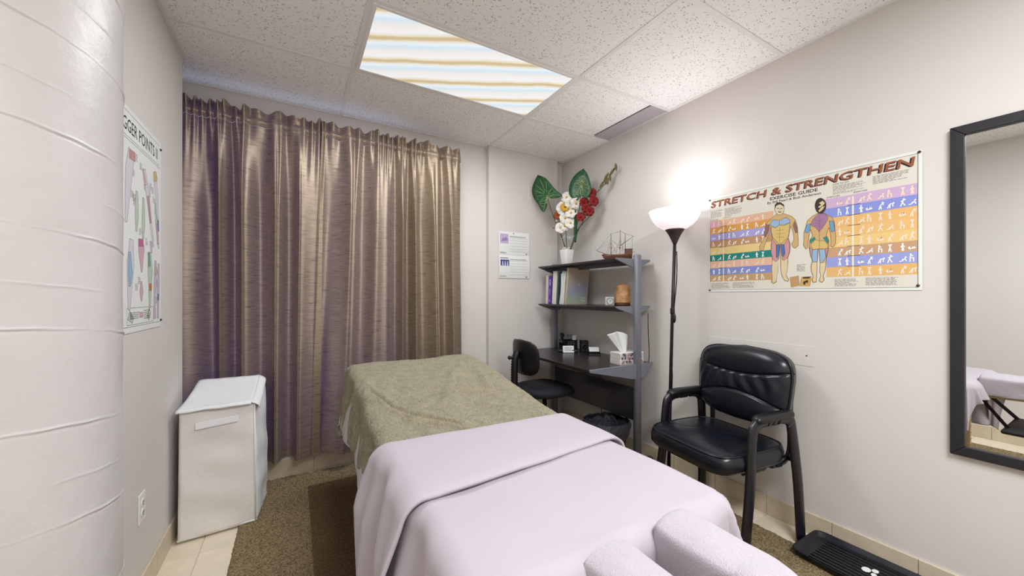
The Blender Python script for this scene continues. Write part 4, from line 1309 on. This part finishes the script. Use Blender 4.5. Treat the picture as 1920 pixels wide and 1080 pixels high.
def blossom(c, r, m, seed, petals=5, heart=None, name='blossom'):
    rg = random.Random(seed)
    c = Vector(c)
    nrm = (view + Vector((rg.uniform(-.35, .35), rg.uniform(-.35, .35), rg.uniform(-.2, .4)))).normalized()
    a = nrm.cross(Vector((0, 0, 1))).normalized(); b_ = nrm.cross(a)
    bm_ = MB()
    r0 = rg.random() * 6
    for k in range(petals):
        th = r0 + 2 * PI * k / petals
        d = a * math.cos(th) + b_ * math.sin(th)
        sd = nrm.cross(d)
        def fn(u, v):
            w = math.sin(PI * min(1, .10 + v * .86)) ** .6 * .62 * r
            s_ = (u * 2 - 1)
            return tuple(c + d * (v * r) + sd * (s_ * w) + nrm * (.22 * r * math.sin(v * PI * .8) + .10 * r * s_ * s_ - .05 * r * k % 2 * .1))
        bm_.grid(fn, 5, 6)
    o_ = obj(name, bm_, m, t, smooth=True, solid=.001)
    if heart:
        obj('flower_heart', MB().ball(tuple(c + nrm * r * .16), r * .17), heart, o_, smooth=True)
for i, p in enumerate(FA['white']):
    blossom(p, .053 if i != 2 else .064, wht, i + 1, 5, yelp)
blossom((-.055, -.045, .52), .044, yelp, 33, 8, rust)
for i, p in enumerate(FA['red']): blossom(p, .043, redp, i + 40, 7, redp)
blossom((-.081, .03, .459), .036, rust, 60, 11, rust)
for p, r_ in (((-.083, .045, .41), .012), ((-.028, -.08, .70), .010), ((-.018, -.11, .641), .009)): obj('bud', MB().ball(p, r_), flat('bud_cream', (206, 190, 140)), t, smooth=True)
for i, p in enumerate(FA['gladb']):
    p = Vector(p); d = Vector((.02, -.03, .055)) if i % 2 else Vector((-.004, .004, .06))
    obj('gladiolus_bud', MB().tube([p - d * .5, p - d * .1, p + d * .3, p + d * .6], [.003, .012, .010, .002], 7), olive, t, smooth=True)
bl = MB().grid(lambda u, v: (-.004 + .008 * math.sin(v * 2) + (u - .5) * .026 * math.sin(PI * min(1, .15 + v * .85)) - .0, -.125 + .01 * v + (u - .5) * -.016 * math.sin(PI * min(1, .15 + v * .85)), .20 + v * .33), 5, 12)
obj('blade_leaf', bl, grn2, t, smooth=True, solid=.0015)
bw_ = MB()
for k in range(9):
    a = k * .7
    bw_.tube(smooth_path([(-.015, -.045, .245), (-.015 + .03 * math.cos(a), -.045 - .03 * math.cos(a), .26 + .02 * math.sin(a)), (-.015 + .045 * math.cos(a + .4), -.045 - .04 * math.cos(a + .4), .245 + .035 * math.sin(a + .4))], 3), .0025, 5)
obj('ribbon', bw_, flat('ribbon_silver', (196, 202, 200)), t, smooth=True)
fm = MB()
rg = random.Random(5)
for k in range(14):
    a = k * 2.4
    fm.ball((.03 * math.cos(a), .03 * math.sin(a), .142 + rg.uniform(0, .02)), rg.uniform(.008, .014), 8, 5)
obj('pebble_filling', fm, flat('filler_pale', (200, 196, 180)), tv, smooth=True)['kind'] = 'stuff'

# model ship, side profile along local x
t = thing('model_ship', 'small wooden model sailing ship without sails at the end of the top shelf', 'model ship', (2.12, 2.05, 1.530), R(-34))
wd1 = mat('ship_wood', (92, 52, 30), .45, var=.3, vscale=60, vstretch=(1, 1, 6)); wd2 = flat('ship_pale_wood', (150, 106, 60)); wd3 = flat('ship_dark', (44, 30, 24))
k_ = .000296
def sh_(px, pz): return ((px - 880) * k_, (885 - pz) * k_)
def hull(u, v):
    x0, _ = sh_(500, 0); x1, _ = sh_(1190, 0)
    x = x0 + (x1 - x0) * u
    top = .0405 + .030 * max(0, u - .55) ** 1.4 * 1.5 + .006 * max(0, .2 - u) * 5
    hwid = .024 * (math.sin(PI * min(1, .06 + u * .62)) ** .8)
    if v <= .5:
        s = 1 - 2 * v; sgn = -1
    else:
        s = 2 * v - 1; sgn = 1
    keel = .001 + .022 * max(0, .12 - u) / .12
    z = keel + (top - keel) * (s ** 1.6)
    return (x + .012 * (s - 1) * (u < .15), sgn * hwid * s ** .5, z)
obj('hull', MB().grid(hull, 30, 17), wd1, t, smooth=True, solid=.002)
dx0, dx1 = sh_(520, 0)[0], sh_(1180, 0)[0]
obj('deck', MB().box(dx0, dx1 - .02, -.015, .015, .030, .034), wd2, t)
gw = MB()
for z in (.026, .034):
    for s in (-1, 1):
        gw.tube([(sh_(500 + 690 * u, 0)[0], s * (.0255 * math.sin(PI * min(1, .06 + u * .62)) ** .8 * ((z - .002) / .04) ** .4), z + .030 * max(0, u - .55) ** 1.4 * 1.2) for u in np.linspace(.05, .98, 12)], .0012, 5)
obj('wale', gw, wd2, t)
obj('stern_castle', MB().box(sh_(1030, 0)[0], sh_(1195, 0)[0], -.019, .019, .045, .078).box(sh_(1020, 0)[0], sh_(1205, 0)[0], -.021, .021, .076, .082), wd1, t, bevel=.002)
obj('beakhead', MB().box(sh_(445, 0)[0], sh_(520, 0)[0], -.006, .006, .030, .042), wd3, t, bevel=.002)
for px, pz in ((675, 205), (895, 120), (1030, 205)):
    x, z = sh_(px, pz)
    mo = obj('mast', MB().tube([(x, 0, .03), (x, 0, .085), (x + (.004 if px == 895 else 0), 0, z)], [.0028, .0025, .0016], 8), wd1, t, smooth=True)
    if px != 1030: obj('crows_nest', MB().lathe([(.004, 0), (.008, .003), (.008, .006)], 12, (x, 0, .088)), wd2, mo)
a = sh_(300, 635); c_ = sh_(520, 730)
obj('bowsprit', MB().tube([(a[0], 0, a[1]), (c_[0], 0, c_[1])], [.0014, .0022], 8), wd3, t)
a = sh_(1240, 280); c_ = sh_(900, 525)
obj('lateen_yard', MB().tube([(a[0], .004, a[1]), (c_[0], .004, c_[1])], [.0012, .002], 8), wd3, t)
obj('stern_boom', MB().tube([(sh_(1180, 0)[0], 0, .056), (sh_(1275, 680)[0], 0, .061)], .0016, 6), wd2, t)
rgm = MB()
for p, q in (((300, 635), (670, 450)), ((300, 635), (675, 330)), ((360, 600), (675, 220)), ((675, 210), (895, 165)), ((895, 150), (1030, 215)), ((1030, 215), (1240, 285)), ((680, 440), (800, 700)), ((690, 380), (850, 520)), ((880, 480), (700, 700)), ((895, 300), (985, 660)), ((895, 400), (800, 700)), ((1030, 300), (940, 660)), ((1210, 300), (1205, 620)), ((675, 300), (560, 720)), ((675, 420), (600, 720))):
    a = sh_(*p); c_ = sh_(*q)
    for s in ((0,) if p[1] > 500 else (-.007, .007)):
        rgm.tube([(a[0], 0, a[1]), (c_[0], s, c_[1])], .00045, 4)
ro = obj('rigging', rgm, wd3, t)
ro['kind'] = 'stuff'

# ---- things on the middle shelf
MZ = 1.182
def book(y, th, h, d, cols, label, lean, x=2.04, pages_out=False, ribs=None):
    t_ = thing('book', label, 'book', (x, y, MZ), 0, 'books on the middle shelf')
    t_.rotation_euler = (R(-lean), 0, 0)
    cm = flat('cover_' + cols[0], cols[1])
    b_ = MB()
    if not pages_out:
        b_.box(0, .004, -th / 2, th / 2, 0, h)
    b_.box(.0 if pages_out else .004, d, -th / 2, -th / 2 + .003, 0, h).box(.0 if pages_out else .004, d, th / 2 - .003, th / 2, 0, h)
    obj('cover', b_, cm, t_, bevel=.001, seg=1)
    obj('pages', MB().box(.002 if pages_out else .006, d - .005, -th / 2 + .003, th / 2 - .003, .003, h - .004), flat('book_pages', (226, 222, 210)), t_)
    return t_
book(2.884, .034, .268, .17, ('pale_pink', (222, 204, 208)), 'pale pink book leftmost on the middle shelf', -2)
tb = book(2.838, .042, .262, .17, ('violet', (98, 62, 158)), 'violet spined book with white lettering on the middle shelf', -3)
pr = Print(lambda a, b_, off: (-.0005 - off, -a, b_))
wi = pc('spine_white', (228, 222, 240))
for z0, z1, w in ((.17, .235, .006), (.08, .14, .0025)):
    for i in range(int((z1 - z0) / .012)): pr.rect(-w, w, z0 + i * .012, z0 + i * .012 + .008, wi, .0004)
pr.disc(0, .03, .009, wi, .0004); pr.disc(0, .03, .006, M['cover_violet'], .0008)
pr.obj('spine_lettering', tb)
book(2.772, .058, .300, .20, ('ivory', (224, 222, 212)), 'thick ivory book standing right of the violet one', -4)
book(2.722, .020, .290, .19, ('dark_teal', (54, 74, 78)), 'thin dark teal book between the ivory book and the paper stack', -5)
t = thing('paper_stack', 'bulging stack of white papers leaning beside the large beige book', 'papers', (2.04, 2.665, MZ))
t.rotation_euler = (R(6), 0, 0)
pm = MB()
for k in range(9):
    y = -.034 + k * .0075
    h = .295 - .012 * (k % 3)
    pm.grid(lambda u, v: (.002 * (k % 4) + u * .20, y - .014 * math.sin(PI * v) * (k / 9), v * h), 3, 8)
obj('sheet', pm, M['paperw'], t, solid=.004)
obj('index_tab', MB().box(-.004, .002, -.042, -.03, .19, .24), M['paperw'], t)
tb = book(2.598, .026, .320, .235, ('beige_folder', (186, 170, 144)), 'large beige book with a pastel printed cover leaning on the papers', -7, x=2.035)
pr = Print(lambda a, b_, off: (a, -.013 - off, b_))
GP = mat('pastel_print', (178, 168, 176), .5)
nt = GP.node_tree
tc = N(nt, 'ShaderNodeTexCoord'); sp = N(nt, 'ShaderNodeSeparateXYZ'); rp = N(nt, 'ShaderNodeValToRGB'); md_ = N(nt, 'ShaderNodeMath', operation='MULTIPLY'); md_.inputs[1].default_value = 3.1
e = rp.color_ramp.elements
e[0].position = .05; e[0].color = (*lin((172, 186, 158)), 1); e[1].position = .95; e[1].color = (*lin((186, 168, 142)), 1)
for p_, c2 in ((.2, (164, 176, 166)), (.38, (160, 160, 186)), (.6, (176, 166, 164))):
    x_ = e.new(p_); x_.color = (*lin(c2), 1)
nt.links.new(tc.outputs['Object'], sp.inputs[0]); nt.links.new(sp.outputs['Z'], md_.inputs[0]); nt.links.new(md_.outputs[0], rp.inputs[0]); nt.links.new(rp.outputs[0], nt.nodes['Principled BSDF'].inputs['Base Color'])
pr.rect(.006, .229, .006, .314, GP, .0004)
pr.rect(.165, .212, .030, .062, pc('label_white', (220, 222, 216)), .0010)
for a in (.172, .178, .183, .192, .199, .204): pr.rect(a, a + .003, .036, .056, pc('grey_marks', (110, 112, 108)), .0014)
pr.disc(.125, .175, .010, pc('pale_dot', (206, 204, 214)), .0010)
pr.obj('cover_print', tb)

t = thing('desk_clock', 'small square silver desk clock on the middle shelf', 'clock', (2.09, 2.12, MZ), R(-25))
obj('case', MB().box(-.034, .034, -.012, .012, 0, .068), flat('clock_silver', (188, 190, 190)), t, bevel=.008)
pr = Print(lambda a, b_, off: (a, -.0125 - off, b_))
pr.disc(0, .034, .028, pc('clock_rim', (92, 94, 98)), .0006, n=24); pr.disc(0, .034, .024, pc('clock_dial', (206, 208, 206)), .0012, n=24)
for k in range(12):
    a = 2 * PI * k / 12
    pr.line([(.019 * math.cos(a), .034 + .019 * math.sin(a)), (.023 * math.cos(a), .034 + .023 * math.sin(a))], .002, pc('clock_mark', (60, 60, 64)), .0018)
pr.obj('dial', t)
pr = Print(lambda a, b_, off: (a, -.0125 - off, b_))
pr.line([(0, .034), (.010, .046)], .003, pc('clock_mark', (60, 60, 64)), .0024); pr.line([(0, .034), (-.006, .053)], .002, pc('clock_mark', (60, 60, 64)), .0024)
pr.obj('hands', t)

t = thing('salt_lamp', 'unlit amber salt rock lamp on a dark wooden base beside the clock', 'salt lamp', (2.19, 2.085, MZ))
obj('wood_base', MB().lathe([(.056, 0), (.06, .006), (.058, .02), (.05, .024)], 28), flat('lamp_base_wood', (84, 54, 34)), t, smooth=True)
def rock(u, v):
    a = 2 * PI * u
    z = v
    r = .060 * (1 - .22 * v) * (1 + .10 * noise.noise(Vector((math.cos(a) * 1.6, math.sin(a) * 1.6, v * 2.5))) + .05 * noise.noise(Vector((math.cos(a) * 5, math.sin(a) * 5, v * 7))))
    if v > .86: r *= max(0, 1 - ((v - .86) / .14) ** 1.6 * .95)
    return (r * math.cos(a) + .006 * v, r * math.sin(a), .024 + .150 * v)
rk = MB().grid(rock, 32, 20, 0, True)
rk.f.append(tuple(range(19 * 32, 20 * 32))); rk.m.append(0)
obj('salt_rock', rk, M['salt'], t, smooth=True)

# ---- things on the desk
DZ = .757
t = thing('telephone', 'black desk telephone with upright handset on the desk', 'telephone', (2.13, 2.68, DZ), R(-38))
obj('body', MB().prism([(-.085, 0), (.085, 0), (.085, .085), (.06, .105), (-.085, .022)], -.085, .085, lambda a, b_, c: (c, -a if False else a, b_)), M['blackpl'], t, bevel=.006)
obj('handset', MB().tube(smooth_path([(-.055, -.055, .075), (-.055, -.03, .10), (-.055, .04, .135), (-.055, .075, .135)], 4), [.024] * 4 + [.017] * 5 + [.024] * 4, 12), M['blackpl'], t, smooth=True)
obj('screen', MB().box(-.01, .075, .03, .034, .095, .155, mx=Matrix.Rotation(R(-14), 4, 'X')), M['blackpl'], t, bevel=.003)
obj('screen_glass', MB().box(.04, .075, .022, .026, .10, .15, mx=Matrix.Rotation(R(-14), 4, 'X')), flat('grey_display', (166, 170, 176), .2), t)
km = MB()
for i in range(4):
    for j in range(3):
        y = -.055 + i * .022; z = .0385 + (y + .06) * .58
        km.box(.0 + j * .022, .015 + j * .022, y, y + .014, z, z + .006)
obj('keypad', km, M['metal_d'], t)['kind'] = 'stuff'
t = thing('note_card', 'white printed card leaning against the telephone on the desk', 'card', (2.075, 2.60, DZ), R(-30))
cfn2 = lambda a, b_, off: (a, b_ * .42 - off * .8, .003 + b_ * .72 + off * .4)
obj('card', MB().add([cfn2(-.048, 0, 0), cfn2(.048, 0, 0), cfn2(.048, .075, 0), cfn2(-.048, .075, 0)], [(0, 1, 2, 3)]), M['paperw'], t, solid=.002)
pr = Print(cfn2)
pr.fine(-.036, .040, .012, .062, 5, pc('card_ink', (120, 122, 130)), .0022, 77)
pr.obj('printing', t)
t = thing('desk_speaker', 'small black box speaker at the back of the desk', 'speaker', (2.25, 2.60, DZ), R(-30))
obj('cabinet', MB().box(-.034, .034, -.04, .04, 0, .098), M['blackmat'], t, bevel=.005)
obj('speaker_cone', MB().lathe([(.024, 0), (.022, .002), (.008, -.002)], 20), M['blackpl'], t, smooth=True, loc=(0, -.041, .05)).rotation_euler = (R(90), 0, 0)
t = thing('card_holder', 'black business card holder with white cards on the desk', 'card holder', (2.20, 2.41, DZ), R(-32))
obj('holder', MB().prism([(-.025, 0), (.03, 0), (.03, .045), (-.018, .014)], -.048, .048, lambda a, b_, c: (c, a, b_)), M['blackpl'], t, bevel=.003)
obj('card', MB().box(-.042, .042, -.002, .002, 0, .05, mx=Matrix.Translation((0, .0, .022)) @ Matrix.Rotation(R(-42), 4, 'X')), M['paperw'], t)
t = thing('tissue_box', 'white tissue box with purple triangle print and a pulled tissue on the desk', 'tissue box', (2.145, 1.998, DZ), R(-3))
obj('box', MB().box(-.112, .112, -.056, .056, 0, .086), flat('tissue_card', (232, 230, 226)), t, bevel=.002)
tri_c = [pc('tri_plum', (98, 66, 84)), pc('tri_mauve', (150, 118, 136)), pc('tri_grey', (196, 194, 190)), pc('tri_navy', (70, 64, 96)), pc('tri_rose', (176, 132, 130))]
rg = random.Random(12)
for fn_, W_, tint in ((lambda a, b_, off: (-.112 + a, -.0565 - off, b_), .224, 1), (lambda a, b_, off: (-.1125 - off, .056 - a, b_), .112, 0)):
    pr = Print(fn_)
    s_ = .028
    nrow = 3
    for i in range(nrow):
        for j in range(int(W_ / s_ * 2)):
            x0 = j * s_ / 2; z0 = .003 + i * s_ * .96
            if x0 + s_ > W_: continue
            c2 = tri_c[rg.randrange(5)] if tint and rg.random() < .92 else tri_c[2]
            g_ = .0022
            if (i + j) % 2: pr.poly([(x0 + g_, z0 + s_ * .92), (x0 + s_ - g_, z0 + s_ * .92), (x0 + s_ / 2, z0 + g_)], c2, .0005)
            else: pr.poly([(x0 + g_, z0 + g_), (x0 + s_ - g_, z0 + g_), (x0 + s_ / 2, z0 + s_ * .92)], c2, .0005)
    pr.obj('triangle_print', t)
def tiss(u, v):
    w = .018 + .075 * v ** .8
    a = (u - .5) * 2
    return (-.03 + a * w - .05 * v, .012 * math.sin(a * 5 + 1) * (.3 + v) + .01 * v, .080 + .16 * v * (1 - .22 * (a * .9 + .3) ** 2) + .012 * a * v)
obj('tissue', MB().grid(tiss, 26, 16), M['paperw'], t, smooth=True, solid=.0012)
o = obj('power_cable', MB().tube(smooth_path([(2.26, 1.90, 1.13), (2.262, 1.90, 1.0), (2.268, 1.897, .86), (2.272, 1.903, .775), (2.272, 1.91, .765)], 5), .003, 6), M['blackpl'], smooth=True)
o['label'] = 'thin black cable hanging from the middle shelf down to the desk'; o['category'] = 'cable'
o = obj('desk_cable', MB().tube(smooth_path([(2.21, 2.34, .70), (2.212, 2.35, .40), (2.20, 2.33, .33), (2.21, 2.30, .18), (2.25, 2.25, .02)], 5), .003, 6), M['blackpl'], smooth=True)
o['label'] = 'thin black cable hanging under the desk behind the bin'; o['category'] = 'cable'

# ------------------------------------------------------------------ waste bin
t = thing('waste_bin', 'black waste bin with a crumpled grey liner under the desk', 'bin', (2.055, 2.118, .012))
obj('bin_body', MB().lathe([(.105, .012), (.11, .016), (.148, .296), (.15, .30), (.144, .30), (.108, .02)], 36, e=3.0), M['bin'], t, smooth=True)
def liner(u, v):
    a = 2 * PI * u
    ca, sa = math.cos(a), math.sin(a)
    q = 2 / 3.0
    if v < .4:
        k = v / .4; r = .115 + .028 * k; z = .10 + .205 * k
    else:
        k = (v - .4) / .6; r = .147 + .010 * math.sin(PI * k) + .004; z = .308 - (.09 + .04 * math.sin(3 * a)) * k
    r += .006 * noise.noise(Vector((ca * 4, sa * 4, v * 5))) * (1 if v > .3 else .3)
    z += .008 * noise.noise(Vector((ca * 5, sa * 5, v * 3 + 4)))
    return (r * math.copysign(abs(ca) ** q, ca), r * math.copysign(abs(sa) ** q, sa), z)
obj('bin_liner', MB().grid(liner, 64, 18, 0, True), M['bag'], t, smooth=True)

# ------------------------------------------------------------------ task chair
t = thing('task_chair', 'small black fabric swivel chair pushed under the desk', 'office chair', (1.79, 2.56, .012), R(-90))
# local +y is forward (towards the desk)
sr2 = [(.06, .445), (.02, .448), (.0, .465), (0, .485), (.01, .502), (.03, .512), (.08, .518), (.16, .52), (.20, .52)]
obj('seat', MB().cushion(sr2, .44, .44, 3.2, 48, lambda x, y, z: (x, y, z - .35 * max(0, y - .08) ** 2 * 2 + .02 * max(0, -y - .10) * 2)), M['fabric_black'], t, smooth=True)
def tb_s(front):
    def fn(u, v):
        uu = u * 2 - 1
        w = .195 * max(0, 1 - abs(2 * v - 1) ** 3.2) ** (1 / 3.2)
        z = .615 + .285 * v
        e = max(0, 1 - abs(uu) ** 4) ** .5 * max(0, 1 - abs(2 * v - 1) ** 5) ** .5
        y0 = -.225 - .04 * (z - .6) + .05 * (uu * w / .195) ** 2
        return (uu * w, y0 + (.024 if front else -.018) * e, z)
    return fn
obj('backrest', MB().grid(tb_s(True), 36, 30), M['fabric_black'], t, smooth=True)
obj('back_shell', MB().grid(lambda u, v: tb_s(False)(1 - u, v), 36, 30), M['blackpl'], t, smooth=True)
jp = smooth_path([(0, -.262, .80), (0, -.285, .74), (0, -.29, .62), (0, -.285, .50), (0, -.25, .435), (0, -.18, .425), (0, -.06, .428)], 6)
rr = [.017 + .004 * (i % 2) if 8 < i < 26 else .014 for i in range(len(jp))]
jp2 = []; rr2 = []
for i in range(len(jp) - 1):
    for s_ in (0, .5):
        jp2.append(jp[i].lerp(jp[i + 1], s_)); rr2.append((.027 if s_ == 0 else .021))
obj('bellows_bar', MB().tube(jp2, rr2, 12, fl=1.2, up=(1, 0, 0)), M['blackpl'], t, smooth=True)
kb = obj('height_knob', MB().tube([(0, -.29, .76), (0, -.325, .76)], .010, 10).ball((0, -.335, .76), (.022, .012, .016)), M['blackpl'], t, smooth=True)
obj('tension_knob', MB().tube([(0, -.15, .425), (0, -.15, .395)], .008, 8).lathe([(.016, .37), (.019, .378), (.019, .395), (.01, .40)], 14, (0, -.15, 0)), M['blackpl'], t, smooth=True)
obj('seat_plate', MB().box(-.10, .10, -.12, .10, .425, .447), M['blackpl'], t, bevel=.005)
obj('gas_column', MB().lathe([(.028, .09), (.028, .26), (.018, .265), (.018, .43)], 18), M['blackpl'], t, smooth=True)
for k in range(5):
    a = 2 * PI * k / 5 + .3
    d = Vector((math.cos(a), math.sin(a), 0))
    lg_ = obj('leg', MB().tube([d * .02 + Vector((0, 0, .10)), d * .14 + Vector((0, 0, .085)), d * .27 + Vector((0, 0, .062))], [.026, .022, .014], 10), M['blackpl'], t, smooth=True)
    c_ = d * .27
    obj('caster', MB().tube([(c_.x - d.y * .022, c_.y + d.x * .022, .026), (c_.x + d.y * .022, c_.y - d.x * .022, .026)], .026, 14).tube([(c_.x, c_.y, .03), (c_.x, c_.y, .064)], .006, 8), M['blackpl'], lg_, smooth=False)

# ------------------------------------------------------------------ boot tray
t = thing('boot_tray', 'black plastic boot tray on the floor by the right wall', 'tray', (2.212, .46, .0145))
o_ = MB()
tr = [(.006, 0.0), (0, .004), (-.006, .028), (-.012, .031), (-.010, .033), (-.004, .030), (.004, .012), (.012, .010), (.05, .010), (.10, .010)]
o_.cushion(tr, .27, .86, 12, 64)
obj('tray', o_, mat('tray_navy_black', (20, 21, 32), .35), t, smooth=True)
rb = MB()
for k in range(9):
    x = -.10 + .20 * k / 8
    rb.tube([(x, -.38, .0105), (x, .38, .0105)], .0025, 6)
obj('rib', rb, M['blackpl'], t, smooth=True)
stk = MB()
for k, (x, y, r_) in enumerate(((.015, .205, .016), (.035, .18, .012), (.0, .175, .010))):
    stk.add([(x + r_ * 1.4 * math.cos(a * .7), y + r_ * math.sin(a * .7), .0135 + k * .0002) for a in range(9)], [tuple(range(9))])
obj('white_mark', stk, M['paperw'], t, label='small white mark')  # white blotch on the tray bottom
